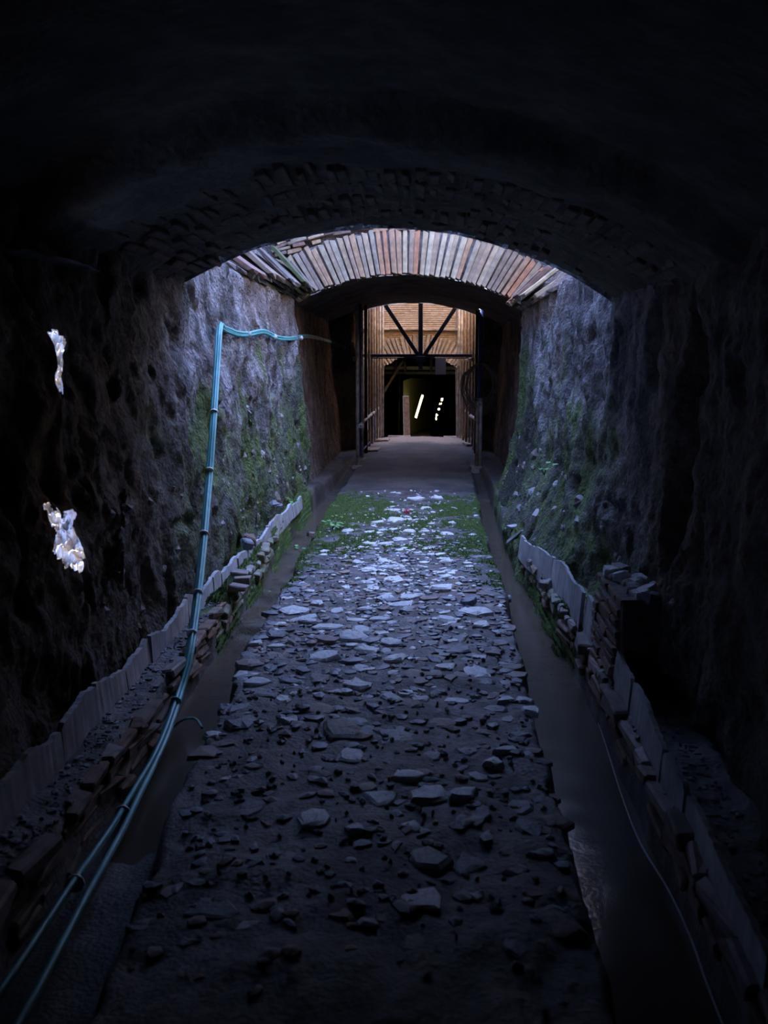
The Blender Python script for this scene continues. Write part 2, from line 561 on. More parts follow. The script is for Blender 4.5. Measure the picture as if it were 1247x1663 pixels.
# two ragged gaps broken through the left wall, and one far back behind the scaffold
yc = (YY[:-1, :-1] + YY[1:, 1:]) / 2; zc_ = (ZZ[:-1, :-1] + ZZ[1:, 1:]) / 2
rag = .55 * fbm(yc * 9, zc_ * 9, 3.3, 3) + .35 * pn(yc * 26, zc_ * 24, 5.5)
HU = at(96, 584, X=-1.66)
HL = at(101, 872, X=-1.58)
HF = at(582, 695, X=-1.66)
keep = (((yc - HU.y - .25 * (zc_ - HU.z)) / .14) ** 2 + ((zc_ - HU.z) / .125) ** 2 + rag > 1.0)
keep &= (((yc - HL.y + .45 * (zc_ - HL.z)) / .11) ** 2 + ((zc_ - HL.z) / .15) ** 2 + rag * 1.2 > 1.0)
keep &= (((yc - HF.y) / .45) ** 2 + ((zc_ - HF.z) / .28) ** 2 + rag > 1.0)
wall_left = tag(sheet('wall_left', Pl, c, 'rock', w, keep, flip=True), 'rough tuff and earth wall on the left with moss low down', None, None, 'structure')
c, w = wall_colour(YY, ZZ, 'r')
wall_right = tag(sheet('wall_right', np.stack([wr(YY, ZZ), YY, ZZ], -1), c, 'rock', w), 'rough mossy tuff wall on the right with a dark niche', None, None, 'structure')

# back of the tunnel behind the viewer
gx, gz = np.meshgrid(np.linspace(-2.2, 1.9, 30), np.linspace(-.6, 3, 24), indexing='ij')
P = np.stack([gx, -1.95 + .08 * fbm(gx, gz, 2.0, 3), gz], -1)
tag(sheet('wall_back', P, np.full(P.shape, .09), 'rock'), 'dark earth wall closing the tunnel behind the viewpoint', None, None, 'structure')

# ------------------------------------------------------------------ ceilings
gx, gy = np.meshgrid(np.linspace(-1.9, 1.75, 120), np.concatenate([np.arange(-2.1, 4.0, .1), np.arange(4.0, 6.83, .035)]), indexing='ij')
gz = vault_n(gx, gy) + .035 * fbm(gx * 1.6, gy * 1.6, 7.7, 4) + .012 * pn(gx * 12, gy * 12, 1.1)
n = fbm(gx * 2.5, gy * 2.5, 5.0, 4)
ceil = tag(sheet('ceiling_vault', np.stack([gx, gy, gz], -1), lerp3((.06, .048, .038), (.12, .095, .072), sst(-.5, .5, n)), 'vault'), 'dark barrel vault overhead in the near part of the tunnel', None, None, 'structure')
gx, gy = np.meshgrid(np.linspace(-1.95, 1.3, 70), np.arange(13.1, 19.06, .08), indexing='ij')
gz = arch1(gx) + .02 * fbm(gx * 3, gy * 2, 17.7, 4)
n = fbm(gx * 2.5, gy * 2.5, 25.0, 4)
tag(sheet('ceiling_passage', np.stack([gx, gy, gz], -1), lerp3((.07, .055, .045), (.14, .11, .09), sst(-.5, .5, n)), 'vault'), 'dark low vault of the passage behind the brick arch', None, None, 'structure')
gx, gy = np.meshgrid(np.linspace(-1.9, 1.4, 40), np.arange(25.05, 39.8, .2), indexing='ij')
gz = 2.15 - .16 * (gx + .3) ** 2 + .03 * fbm(gx * 3, gy * 2, 27.7, 4)
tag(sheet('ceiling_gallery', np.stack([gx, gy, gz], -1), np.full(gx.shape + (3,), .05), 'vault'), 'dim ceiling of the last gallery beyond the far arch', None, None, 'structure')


# ------------------------------------------------------------------ cross walls and shaft sides
def cross_wall(name, y, bottom, top, x0, x1, colf, mat, label, flip=False, amp=.03, nz=40):
    xs = np.linspace(x0, x1, 110)
    t = np.linspace(0, 1, nz)
    bz = bottom(xs)
    X = np.repeat(xs[:, None], nz, 1)
    Z = bz[:, None] + (top - bz)[:, None] * t[None, :]
    Yv = y + amp * fbm(X * 3, Z * 3, y, 4)
    n = fbm(X * 2.2, Z * 2.2, y + 4, 4)
    return tag(sheet(name, np.stack([X, Yv, Z], -1), colf(X, Z, n), mat, flip=flip), label, None, None, 'structure')


greyf = lambda X, Z, n: lerp3((.17, .14, .125), (.32, .28, .25), sst(-.5, .5, n))
shaftf = lambda X, Z, n: lerp3((.32, .30, .29), (.46, .44, .43), sst(-.5, .5, n))
ochf = lambda X, Z, n: lerp3((.42, .31, .19), (.52, .39, .25), sst(-.5, .5, n))

cross_wall('wall_shaft_near', 6.86, lambda x: vault_n(x, 6.8) - .02, np.array(RIM1['near']), -2.6, 2.1, shaftf, 'rock', 'rubble wall above the edge of the near vault', flip=True)
wall_far = cross_wall('wall_shaft_far', 13.12, lambda x: np.where(np.abs(x - XC) < 1.5, arch1(x) + .03, 2.1), np.array(RIM1['far']), -2.6, 2.1, greyf, 'rock', 'rubble wall above the lit brick arch')
cross_wall('wall_court_near', 19.04, lambda x: np.where(np.abs(x - XC) < 1.5, arch1(x) - .01, 2.1), np.array(RIM2['near']), -2.6, 2.1, ochf, 'ochre', 'ochre wall above the far end of the passage', flip=True)
xcF = -.30


def archF(x):
    return 1.79 - 1.5 + np.sqrt(np.maximum(2.25 - (np.asarray(x, float) - xcF) ** 2, .01))


# far wall: brick faced, thin courses in relief
X = np.repeat(np.linspace(-2.6, 2.1, 130)[:, None], 330, 1)
bz = np.where(np.abs(X[:, 0] - xcF) < .92, archF(X[:, 0]) + .02, -.75)
topz = np.full(len(bz), 3.6)
Zf = bz[:, None] + (topz - bz)[:, None] * np.linspace(0, 1, 330)[None, :]
crs = np.abs(((Zf + .006 * fbm(X * 2, Zf, 3.0, 2)) / .052) % 1 - .5) * 2
Yf = 25.0 + .02 * fbm(X * 2, Zf * 2, 25, 4) + .016 * sst(.68, .95, crs)
n = fbm(X * 6, Zf * 19, 31, 3)
cf = lerp3((.44, .31, .18), (.54, .40, .255), sst(-.5, .5, n))
cf = lerp3(cf, (.30, .21, .13), sst(.7, .95, crs) * .7)
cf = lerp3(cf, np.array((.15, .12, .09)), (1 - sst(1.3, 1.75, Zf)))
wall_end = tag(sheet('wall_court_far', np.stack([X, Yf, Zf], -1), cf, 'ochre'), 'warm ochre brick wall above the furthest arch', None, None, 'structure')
cross_wall('wall_court_top', 25.02, lambda x: np.full(x.shape, 3.55), np.array(RIM2['far']), -2.6, 2.1, ochf, 'ochre', 'upper ochre wall of the far court')


def side_wall(name, x, y0, y1, z0, z1, colf, label, flip):
    Y, Z = np.meshgrid(np.linspace(y0, y1, 60), np.linspace(z0, z1, 60), indexing='ij')
    Xv = x + .05 * fbm(Y * 2, Z * 2, x, 4)
    n = fbm(Y * 2.2, Z * 2.2, x + 9, 4)
    return tag(sheet(name, np.stack([Xv, Y, Z], -1), colf(Y, Z, n), 'rock', flip=flip), label, None, None, 'structure')


side_wall('wall_shaft_left', -2.2, 6.8, 18.6, 2.55, RIM1['left'], shaftf, 'upper left side of the open shaft', True)  # extended past the shaft end to block stray sun
side_wall('wall_shaft_right', 1.72, 6.8, 13.2, 2.55, RIM1['right'], shaftf, 'upper right side of the open shaft', False)
side_wall('wall_court_left', -2.2, 18.95, 28.5, 2.55, RIM2['left'], ochf, 'upper left side of the far court', True)  # overlong as well, the added length keeps sun from leaking in
side_wall('wall_court_right', 1.72, 18.95, 25.1, 2.55, RIM2['right'], ochf, 'upper right side of the far court', False)

# last gallery: end wall with a doorway and ragged holes, closet behind with the lamp
xs = np.arange(-1.9, 1.5, .035); zz = np.arange(-1.2, 2.35, .03)
X, Z = np.meshgrid(xs, zz, indexing='ij')
P = np.stack([X, 33.0 + .03 * fbm(X * 3, Z * 3, 8, 3), Z], -1)
xc_ = (X[:-1, :-1] + X[1:, 1:]) / 2; zc_ = (Z[:-1, :-1] + Z[1:, 1:]) / 2
dl, dr_ = at(655, 640, Y=33).x, at(699, 640, Y=33).x
dtop = at(670, 620, Y=33).z
keep = ~((xc_ > dl) & (xc_ < dr_) & (zc_ < dtop + .12 * np.sqrt(np.clip(1 - ((xc_ - (dl + dr_) / 2) / ((dr_ - dl) / 2)) ** 2, 0, 1))))
for (hx, hy, hr) in [(717.5, 649, 2.6), (713, 655.5, 1.7), (717, 656, 1.7), (712.6, 664.5, 2.1), (708.5, 674, 2.3), (708, 680, 1.8)]:
    p = at(hx, hy, Y=33)
    keep &= ((xc_ - p.x) ** 2 + ((zc_ - p.z) * .8) ** 2 > (.8 * hr * 33 / 1600) ** 2)
tag(sheet('wall_end', P, np.full(P.shape, .05), 'rock', keep=keep), 'dim end wall with a doorway and small ragged holes', None, None, 'structure')  # near-black colour carries the gloom of the deep gallery
Y, Z = np.meshgrid(np.linspace(32.9, 39.6, 40), np.linspace(-1.2, 2.3, 24), indexing='ij')
for nm, xx, fl in (('wall_closet_left', dl - .12, True), ('wall_closet_right', .75, False)):
    tag(sheet(nm, np.stack([xx + (.16 * (Y - 33) if fl else 0) + .03 * fbm(Y * 3, Z * 3, xx, 3), Y, Z], -1), np.full(Y.shape + (3,), 1.0) * np.array((.22, .20, .11)), 'rock', flip=fl), 'lamp-lit side of the closet behind the doorway, ' + ('left' if fl else 'right'), None, None, 'structure')
X2, Z2 = np.meshgrid(np.linspace(dl - .2, .85, 24), np.linspace(-1.2, 2.3, 24), indexing='ij')
tag(sheet('wall_closet_back', np.stack([X2, 39.5 + .03 * fbm(X2 * 3, Z2 * 3, 1, 3), Z2], -1), np.full(X2.shape + (3,), 1.0) * np.array((.22, .20, .11)), 'rock'), 'back of the closet behind the leaning lamp', None, None, 'structure')

# ------------------------------------------------------------------ floor
ysf = np.concatenate([np.arange(-2.1, 2.0, .1), np.arange(2.0, 13.5, .03), np.arange(13.5, 39.8, .12)])
xsf = np.arange(-1.95, 1.62, .019)
FX, FY = np.meshgrid(xsf, ysf, indexing='ij')


def moss_mask(X, Y):
    n = fbm(X * 2.2, Y * 1.6, 40, 4)
    n2 = fbm(X * 7, Y * 5, 44, 3)
    rl, rr = road_l(Y), road_r(Y)
    u = (X - (rl + rr) / 2) / ((rr - rl) / 2)
    road = sst(7.0, 8.8, Y + .9 * n) * (1 - sst(10.8, 13.2, Y + .9 * n)) * (.42 + .5 * sst(.2, .9, np.abs(u)) + .12 * sst(.2, -.4, u))
    edge = sst(.78, .98, np.abs(u)) * sst(6.2, 7.4, Y) * (1 - sst(11.5, 13, Y)) * .8
    ledge = np.where((X < gut_l(Y)), sst(5.6, 6.6, Y + .4 * n) * (1 - sst(11.5, 13, Y)) * .95, 0) + np.where(X > gut_r(Y), sst(4.6, 6.0, Y + .6 * n) * (1 - sst(12, 13.5, Y)) * .75, 0)
    m = np.maximum(np.maximum(np.where(np.abs(u) < 1.02, road, 0), np.where(np.abs(u) < 1.02, edge, 0)), ledge)
    return np.clip(m * (.88 + .8 * n + .85 * n2), 0, 1)


def floor_z(X, Y):
    X, Y = np.broadcast_arrays(np.asarray(X, float), np.asarray(Y, float))
    jl = .035 * fbm(Y * 2.4, 0, 1.5, 4); jr = .035 * fbm(Y * 2.4, 5, 2.5, 4)
    rl, rr = road_l(Y) + jl, road_r(Y) + jr
    gl, gr = gut_l(Y) + .3 * jl, gut_r(Y) + .3 * jr
    cen = (rl + rr) / 2; hw = (rr - rl) / 2
    cr_ = .03 * (1 - np.clip((X - cen) / hw, -1, 1) ** 2) - .015
    rough = .020 * fbm(X * 4, Y * 4, 3, 4) + .009 * pn(X * 15, Y * 19, 1) + .012 * (.3 - np.abs(pn(X * 7, Y * 10, 8)))
    z = cr_ + rough * np.where(Y > 12.2, .5, 1)
    gb = -.30 + .12 * sst(11, 14, Y) + .16 * sst(14, 17, Y)
    side = .055 + .02 * fbm(X * 5, Y * 5, 6, 3) - .05 * sst(12, 15, Y)
    inr = sst(rl - .05, rl + .01, X) * (1 - sst(rr - .01, rr + .05, X))
    lo = gb + .02 * fbm(X * 4, Y * 3, 9, 3)
    outl = 1 - sst(gl - .03, gl + .01, X)
    outr = sst(gr - .01, gr + .03, X)
    out = np.clip(outl + outr, 0, 1)
    z = z * inr + (1 - inr) * (lo * (1 - out) + side * out)
    drop = np.interp(Y, [21.6, 23.5, 25.5, 30, 35], [0, -.22, -.5, -.75, -.9])
    # silt bank that dries out the near end of the left gutter
    silt = (1 - sst(3.2, 3.9, Y)) * (1 - inr) * (1 - outl) * (X < 0)
    z = np.where(silt > 0, z + silt * .11, z)
    return z + drop


FZ = floor_z(FX, FY)
mm = moss_mask(FX, FY)
n1 = fbm(FX * 1.7, FY * 1.4, 80, 4); n2 = fbm(FX * 6, FY * 6, 84, 4)
fc = lerp3((.055, .047, .046), (.15, .13, .13), sst(-.5, .6, n2 + .3 * n1))
inroad = (FX > road_l(FY) - .03) & (FX < road_r(FY) + .03)
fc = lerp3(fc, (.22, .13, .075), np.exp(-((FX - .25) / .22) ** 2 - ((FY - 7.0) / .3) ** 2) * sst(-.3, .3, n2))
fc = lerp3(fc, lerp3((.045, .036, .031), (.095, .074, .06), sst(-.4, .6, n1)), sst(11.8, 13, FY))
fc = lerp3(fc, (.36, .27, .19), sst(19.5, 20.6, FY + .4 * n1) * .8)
fc = lerp3(fc, (.04, .035, .03), sst(23.5, 25, FY))  # gallery floor darkened too, depth shade in the colour
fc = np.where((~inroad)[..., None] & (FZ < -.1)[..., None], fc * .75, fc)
mossc = lerp3((.035, .055, .014), (.085, .13, .025), sst(-.4, .6, n2))
fc = lerp3(fc, mossc, sst(.25, .8, mm))
wet = np.clip(.45 * (1 - mm) * (FY < 12.5) + .2 * n1, 0, .8)
wet = np.where(FY > 12.5, .12, wet)
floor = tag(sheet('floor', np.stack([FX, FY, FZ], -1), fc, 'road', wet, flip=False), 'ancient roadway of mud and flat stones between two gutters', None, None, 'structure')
print('shell done')

# ------------------------------------------------------------------ water in the gutters
def water(name, inner, outer, y0, y1, z, label, rip_spots):
    yy = np.arange(y0, y1, .04)
    t = np.linspace(0, 1, 10)
    a, b2 = inner(yy), outer(yy)
    X = a[:, None] + (b2 - a)[:, None] * t[None, :]
    Y = np.repeat(yy[:, None], 10, 1)
    Z = np.full(X.shape, z) + .002 * fbm(X * 8, Y * 8, 5, 2)
    me = mesh(name, np.stack([X, Y, Z], -1).reshape(-1, 3), grid_faces(len(yy), 10, flip=a[0] < b2[0]))
    r_ = np.full(X.shape, .03)
    for (ya, yb, s) in rip_spots:
        r_ = r_ + s * sst(ya - .3, ya, Y) * (1 - sst(yb, yb + .3, Y)) * np.clip(.5 + fbm(X * 5, Y * 3, 2, 3), 0, 1)
    set_attr(me, 'ripple', r_.ravel())
    o = link(name, me, None, 'water')
    return tag(o, label, 'water', None, 'stuff')


water('gutter_water', lambda y: road_l(y) + .04, lambda y: gut_l(y) - .02, 1.0, 13.6, -.215, 'shallow rippling water in the left gutter', [(6.4, 10.4, 1.2)])
water('gutter_water', lambda y: road_r(y) - .04, lambda y: gut_r(y) + .02, 1.0, 15.2, -.205, 'still brown water in the right gutter', [(13, 15, .8)])

# ------------------------------------------------------------------ the lit brick arch
def arch_ring(root, xc, zc, R, y, a0, fan, count, length, thick, depth, mat, jit=.01, broken=.03, a_end=None, skip=()):
    vars_ = [brick_mesh('brick', (thick * random.uniform(.8, 1.1), depth, length * random.uniform(.93, 1.02)), mat, .005, .006, 1.18, broken, 'base') for _ in range(10)]
    a1 = a_end if a_end is not None else a0
    for i in range(count):
        if i in skip: continue
        t = i / (count - 1)
        a = -a0 + (a0 + a1) * t + random.uniform(-.15, .15) * (a0 + a1) / count
        b_ = a * fan
        x, z = xc + R * math.sin(a), zc + R * math.cos(a)
        put('brick', random.choice(vars_), root, (x, y + random.uniform(-jit, jit) + depth / 2, z + random.uniform(-.012, .012)), (random.uniform(-.02, .02), b_, random.uniform(-.015, .015)))


A0 = math.asin(1.44 / R1)
ring = tag(empty('brick_arch', (0, 0, 0)), 'daylit arch of long radiating red and tan bricks at the shaft end', 'arch')
arch_ring(ring, XC, Z1, R1 - .005, 13.0, A0 - .02, 1.5, 43, .58, .062, .26, 'brick')
# mortar bed behind the ring
xs = np.linspace(-A0, A0, 60)
v, f = [], []
for a in xs:
    for yy in (13.045, 13.2):
        for k in (0.012, .55):
            b_ = a * 1.5
            v.append((XC + R1 * math.sin(a) + math.sin(b_) * k, yy, Z1 + R1 * math.cos(a) + math.cos(b_) * k))
for i in range(59):
    o_ = i * 4
    for (p, q) in ((0, 1), (1, 3), (3, 2), (2, 0)):
        f.append((o_ + p, o_ + q, o_ + 4 + q, o_ + 4 + p))
mo = link('mortar', mesh('mortar', v, f), ring, 'mortar')

# thin level bricks bedded over the crown of the arch
lv = [brick_mesh('brick', (random.uniform(.12, .26), .16, random.uniform(.035, .05)), random.choice(['brick', 'brick', 'brick_dull']), .005, .007, 1, .0) for _ in range(12)]
for k in range(11):
    z = 3.0 + k * .052
    x = -1.95
    while x < 1.75:
        a = math.asin(max(-.95, min(.95, (x - XC) / 3.9)))
        ext = Z1 + math.cos(a) * 3.76
        if z > ext - .03 and random.random() < .88:
            put('brick', random.choice(lv), wall_far, (x, 13.09 + random.uniform(-.02, .04), z + random.uniform(-.01, .01)), (random.uniform(-.04, .04), random.uniform(-.09, .09) + (x - XC) * .16, random.uniform(-.06, .06)))
        x += random.uniform(.16, .27)


# broken stumps of the vault along both walls: courses run along the tunnel, each leaning outward
def stump(name, label, side, courses):
    root = tag(empty(name, (0, 0, 0)), label, 'masonry')
    mats = ['brick_moss', 'brick_dull', 'brick_moss'] if side < 0 else ['brick_dull', 'brick']
    vs_ = [brick_mesh('brick', (.046 * random.uniform(.8, 1.15), random.uniform(.28, .5), random.uniform(.44, .58)), random.choice(mats), .005, .007, 1.05, .05, 'base') for _ in range(14)]
    for k, (y0, y1, ox, oz, lean, out) in enumerate(courses):
        y = y0
        while y < y1:
            me = random.choice(vs_)
            dy = me.vertices[0].co.y
            L = max(abs(q.co.y) for q in me.vertices) * 2
            put('brick', me, root, (ox + random.uniform(-.012, .012), y + L / 2, oz + random.uniform(-.008, .008)), (random.uniform(-.02, .02), side * (lean + random.uniform(-.04, .04)), random.uniform(-.03, .03)), (1, 1, out))
            y += L + random.uniform(.005, .04)
    return root


rad = math.radians
cl = []
for k in range(8):
    a = -(A0 + .03) + k * .0195
    cl.append((7.15 + [0, .25, .7, 1.5, 2.2, 3.1, 3.9, 4.7][k], 12.95, XC + R1 * math.sin(a) - .03 + (.02 if k == 1 else 0), Z1 + R1 * math.cos(a) + (-.04 if k == 0 else 0), rad(72 - k * 4.4), 1.0))
stump('vault_stump', 'mossy broken brick courses of the fallen vault along left wall top', -1, cl)
crr = []
for k in range(6):
    a = (A0 + .06) - k * .021
    crr.append((8.6 + .45 * k + (0 if k < 3 else .6), 12.95, XC + R1 * math.sin(a) - .04 + (.05 if k % 2 else 0), Z1 + R1 * math.cos(a) - .10, rad(76 - k * 6), 1.0))
stump('vault_stump', 'dark corbelled brick courses above the right wall beside the arch', 1, crr)

# ragged brick edge of the near vault (children of that vault)
ve = [brick_mesh('brick', (.05 * random.uniform(.8, 1.2), random.uniform(.2, .4), random.uniform(.25, .4)), 'brick_dark', .006, .008, 1.0, .03, 'base') for _ in range(12)]
for row in range(5):
    for i in range(46):
        a = -.60 + 1.22 * i / 45 + random.uniform(-.006, .006)
        x = -.35 + 2.75 * math.sin(a)
        y = 6.68 - row * .42 + random.uniform(-.06, .06)
        z = float(vault_n(x, y)) - random.uniform(.0, .022)
        put('brick', random.choice(ve), ceil, (x, y, z), (random.uniform(-.04, .04), a * 1.05, random.uniform(-.03, .03)))

# far arch
ringf = tag(empty('brick_arch', (0, 0, 0)), 'furthest ochre arch of long bricks above the dim gallery', 'arch')
M['brick_och'] = mat_piece('ochre_brick', [(.42, .30, .18), (.50, .38, .24), (.36, .25, .15), (.54, .40, .25)], 6, .9, .6, .01)
arch_ring(ringf, xcF, 1.79 - 1.5, 1.5, 24.93, .66, 1.12, 25, .56, .062, .3, 'brick_och')
led = [brick_mesh('brick', (random.uniform(.14, .3), .2, .05), 'brick_och', .006, .01, 1) for _ in range(6)]
x = -1.9
while x < 1.4:
    put('brick', random.choice(led), wall_end, (x, 24.95 + random.uniform(-.02, .02), 2.44 + random.uniform(-.02, .025)), (0, random.uniform(-.08, .08), 0))
    x += random.uniform(.17, .3)
print('arches done')

# ------------------------------------------------------------------ paving stones
KIND = {'p': 'stone_pale', 'g': 'stone_grey', 'r': 'stone_red'}
SM = {k: [stone_mesh('paving_stone', KIND[k], random.choice([7, 8, 9]), .34, 100 * i + ord(k)) for i in range(9)] for k in KIND}
placed = []


def pave(x, y, w, kind, parent=floor, asp=None, tilt=.07, up=0.0):
    z = float(floor_z(x, y))
    asp = asp or random.uniform(.6, 1.0)
    th = min(.16, .05 + w * .3) * random.uniform(.8, 1.15)
    put('paving_stone', random.choice(SM[kind]), parent, (x, y, z - .004 + up), (random.uniform(-tilt, tilt), random.uniform(-tilt, tilt), random.uniform(-.5, .5) + random.choice([0, math.pi])), (w, w * asp, th))
    placed.append((x, y, w * .5))


seen = [  # photo position, width in pixels, kind
 (477,988,47,'p'),(535,1017,54,'p'),(587,1025,47,'p'),(573,1038,52,'p'),(634,1043,42,'p'),(596,1054,40,'p'),(627,1059,24,'p'),(644,1071,44,'p'),(526,1068,50,'p'),
 (587,1088,44,'p'),(576,1111,50,'p'),(674,1092,48,'r'),(703,1098,44,'r'),(769,1086,52,'p'),(789,1103,46,'g'),(722,1084,40,'p'),(522,1149,56,'r'),(459,1131,40,'p'),
 (470,1170,36,'p'),(378,1144,60,'g'),(744,1134,42,'p'),(636,1140,40,'p'),(679,1134,34,'p'),(820,1137,28,'p'),(850,1133,30,'p'),(858,1146,36,'p'),(717,957,44,'p'),
 (758,975,38,'g'),(650,983,52,'p'),(663,970,32,'p'),(627,972,28,'p'),(514,978,24,'p'),(549,994,25,'p'),(591,993,25,'p'),(618,1006,34,'p'),(726,1006,50,'p'),(773,992,52,'p'),
 (780,1014,30,'p'),(421,1102,40,'p'),(520,1102,46,'r'),(450,1027,50,'g'),(416,1040,28,'p'),(450,1047,28,'p'),(775,1065,32,'p'),(480,1005,22,'p'),(500,1012,26,'p'),
 (514,1331,58,'p'),(573,1355,38,'p'),(618,1293,60,'p'),(668,1341,48,'p'),(695,1293,74,'p'),(752,1297,50,'p'),(776,1261,36,'p'),(666,1262,48,'p'),(517,1262,46,'r'),
 (572,1227,50,'p'),(776,1319,62,'g'),(761,1395,62,'g'),(861,1341,56,'g'),(880,1230,34,'r'),(893,1270,30,'r'),(842,1300,60,'g'),(690,1390,80,'g'),(740,1345,40,'g'),
 (650,877,24,'p'),(526,891,17,'p'),(622,911,24,'p'),(597,947,28,'p'),(630,927,25,'p'),(637,941,40,'p'),(664,865,22,'p'),(624,883,24,'p'),(600,883,22,'p'),(728,867,24,'p'),
 (733,850,20,'p'),(676,810,26,'p'),(709,809,22,'p'),(637,830,22,'p'),(693,826,20,'p'),(566,862,22,'p'),(640,860,18,'p'),(688,866,18,'p'),(602,864,22,'p'),(622,862,16,'p'),
 (645,845,34,'p'),(660,846,20,'p'),(615,848,24,'p'),(540,900,16,'g'),(600,925,24,'p'),(580,915,22,'p'),(700,900,18,'p'),(680,922,18,'p'),(650,895,16,'p'),(725,926,16,'p'),
 (560,955,24,'p'),(500,960,20,'p'),(790,955,24,'g'),(770,940,20,'g'),(740,1035,40,'g'),(700,1045,36,'g'),(812,1040,40,'g'),(690,1020,30,'g'),(830,1075,44,'r'),(860,1100,30,'g'),
 (745,1055,44,'g'),(410,1075,40,'r'),(440,1080,36,'g'),(460,1060,34,'r'),(480,1040,34,'r'),(470,1100,46,'g'),(430,1120,50,'g'),(395,1170,60,'g'),(350,1180,36,'p'),
 (560,1190,70,'r'),(640,1195,60,'g'),(720,1170,50,'r'),(790,1180,56,'r'),(840,1190,50,'g'),(820,1220,40,'p'),(760,1220,44,'g'),(700,1225,46,'g'),(800,1240,36,'p'),
]
for (px, py, w, k) in seen:
    p = at(px, py, Z=.015)
    pave(p.x, p.y, w * p.y / FPX * 1.15, k, asp=random.uniform(.75, 1.25), up=.012 if k == 'p' else .004)
tries = 0
N_IND = 262
while len(placed) < N_IND and tries < 9000:
    tries += 1
    y = 2.5 + 5.9 * random.random() ** 1.15
    x = random.uniform(float(road_l(y)) + .04, float(road_r(y)) - .03)
    w = random.choice([.06, .07, .08, .10, .12, .15, .2]) * random.uniform(.85, 1.15)
    if any((x - a) ** 2 + (y - b_) ** 2 < (w * .42 + r_ * .85) ** 2 for a, b_, r_ in placed): continue
    ed = min(x - float(road_l(y)), float(road_r(y)) - x)
    pale = .42 if 5.2 < y < 8 else .16
    q = random.random()
    pave(x, y, w, 'p' if q < pale else ('g' if q < pale + .38 else 'r'), tilt=.1)
# gravel and the small remainder: one joined part
v, f = [], []


def add_bit(x, y, z, s, ang, h, nn=6):
    o_ = len(v)
    rr = [random.uniform(.5, 1.15) * s for _ in range(nn)]
    asp = random.uniform(.5, 1)
    for lev, k in ((-.5, 1.0), (.35, .92)):
        for i in range(nn):
            a = 2 * math.pi * i / nn
            dx, dy = math.cos(a) * rr[i] * k, math.sin(a) * rr[i] * k * asp
            v.append((x + dx * math.cos(ang) - dy * math.sin(ang), y + dx * math.sin(ang) + dy * math.cos(ang), z + h * lev * random.uniform(.8, 1.2)))
    v.append((x, y, z + h * .6))
    for i in range(nn):
        j = (i + 1) % nn
        f.append((o_ + i, o_ + j, o_ + nn + j, o_ + nn + i)); f.append((o_ + nn + i, o_ + nn + j, o_ + 2 * nn))


for (nm, mat, cnt, ya, yb) in (('gravel', 'stone_grey', 1150, 2.6, 9.5), ('gravel', 'stone_pale', 700, 4.6, 12.2), ('gravel', 'stone_red', 500, 2.2, 8.6), ('rubble', 'stone_grey', 330, 3.6, 9.0), ('rubble', 'stone_red', 190, 3.4, 8.6), ('rubble', 'stone_pale', 150, 4.4, 10.5)):
    v, f = [], []
    yv = RNG.uniform(ya, yb, cnt) if mat != 'stone_pale' else np.clip(RNG.normal(8.0, 2.0, cnt), ya, yb)
    if nm == 'rubble': yv = np.clip(RNG.normal(6.0 if mat != 'stone_pale' else 7.0, 1.1, cnt), ya, yb)
    xl, xr = road_l(yv) + .02, road_r(yv) - .02
    xv = xl + (xr - xl) * (RNG.random(cnt) if mat != 'stone_pale' else np.clip(RNG.normal(.52, .2, cnt), .02, .98))
    zv = floor_z(xv, yv)
    for x, y, z in zip(xv, yv, zv):
        add_bit(x, y, float(z) - (0 if nm == 'gravel' else .006), random.choice([.01, .014, .018, .024, .04] if nm == 'gravel' else [.022, .03, .038, .05, .07]) * random.uniform(.8, 1.2), random.uniform(0, 6.28), random.uniform(.012, .03) * (1 if nm == 'gravel' else 1.4), 6 if nm == 'gravel' else 7)
    o = link(nm, mesh(nm, v, f, False), floor, mat)
    o['kind'] = 'stuff'
for sgn in (-1, 1):
    v, f = [], []
    yv = RNG.uniform(2.4, 11, 900)
    xv = (gut_l(yv) - .02 - RNG.random(900) * .14) if sgn < 0 else (gut_r(yv) + .02 + RNG.random(900) * .22)
    for x, y, z in zip(xv, yv, floor_z(xv, yv)):
        add_bit(x, y, float(z), random.choice([.006, .009, .014, .02]), random.uniform(0, 6.28), random.uniform(.008, .02), 5)
    o = link('gravel', mesh('gravel', v, f, False), floor, 'stone_grey')
    o['kind'] = 'stuff'
print('stones', len(placed))

# ------------------------------------------------------------------ kerbs, marble edging
def kerb(label, edge, side, y0, y1, courses, mosscut):
    root = tag(empty('brick_kerb', (0, 0, 0)), label, 'kerb')
    def variants(mat, n):   # nominal 20 cm long pieces, uneven and chipped
        return [brick_mesh('brick', (random.uniform(.05, .095), .2, random.uniform(.04, .06)), mat, .009, .014, 1) for _ in range(n)]
    kb, kr, km = variants('brick_dull', 7), variants('stone_red', 5), variants('brick_moss', 7)
    for c_ in range(courses):
        y = y0 + random.uniform(0, .15)
        while y < y1:
            L = random.choice([.09, .13, .17, .22, .30]) * random.uniform(.9, 1.1) if c_ == 0 else random.uniform(.16, .34)
            if random.random() < (.86 if c_ == 0 else .95):
                x = float(edge(np.array(y + L / 2))) + side * (.022 + random.uniform(-.016, .016) + (.012 if c_ else 0))
                dx = float(edge(np.array(y + L)) - edge(np.array(y)))
                z = .035 - c_ * .056
                pool = km if y + random.uniform(-.5, .5) > mosscut else (kr if random.random() < .35 and c_ == 0 else kb)
                put('brick', random.choice(pool), root, (x, y + L / 2, z + random.uniform(-.012, .012)), (random.uniform(-.05, .05), random.uniform(-.12, .12), math.atan2(-dx, L) + random.uniform(-.12, .12)), (1, L / .2, 1))
            y += L + random.uniform(.004, .02)
    return root


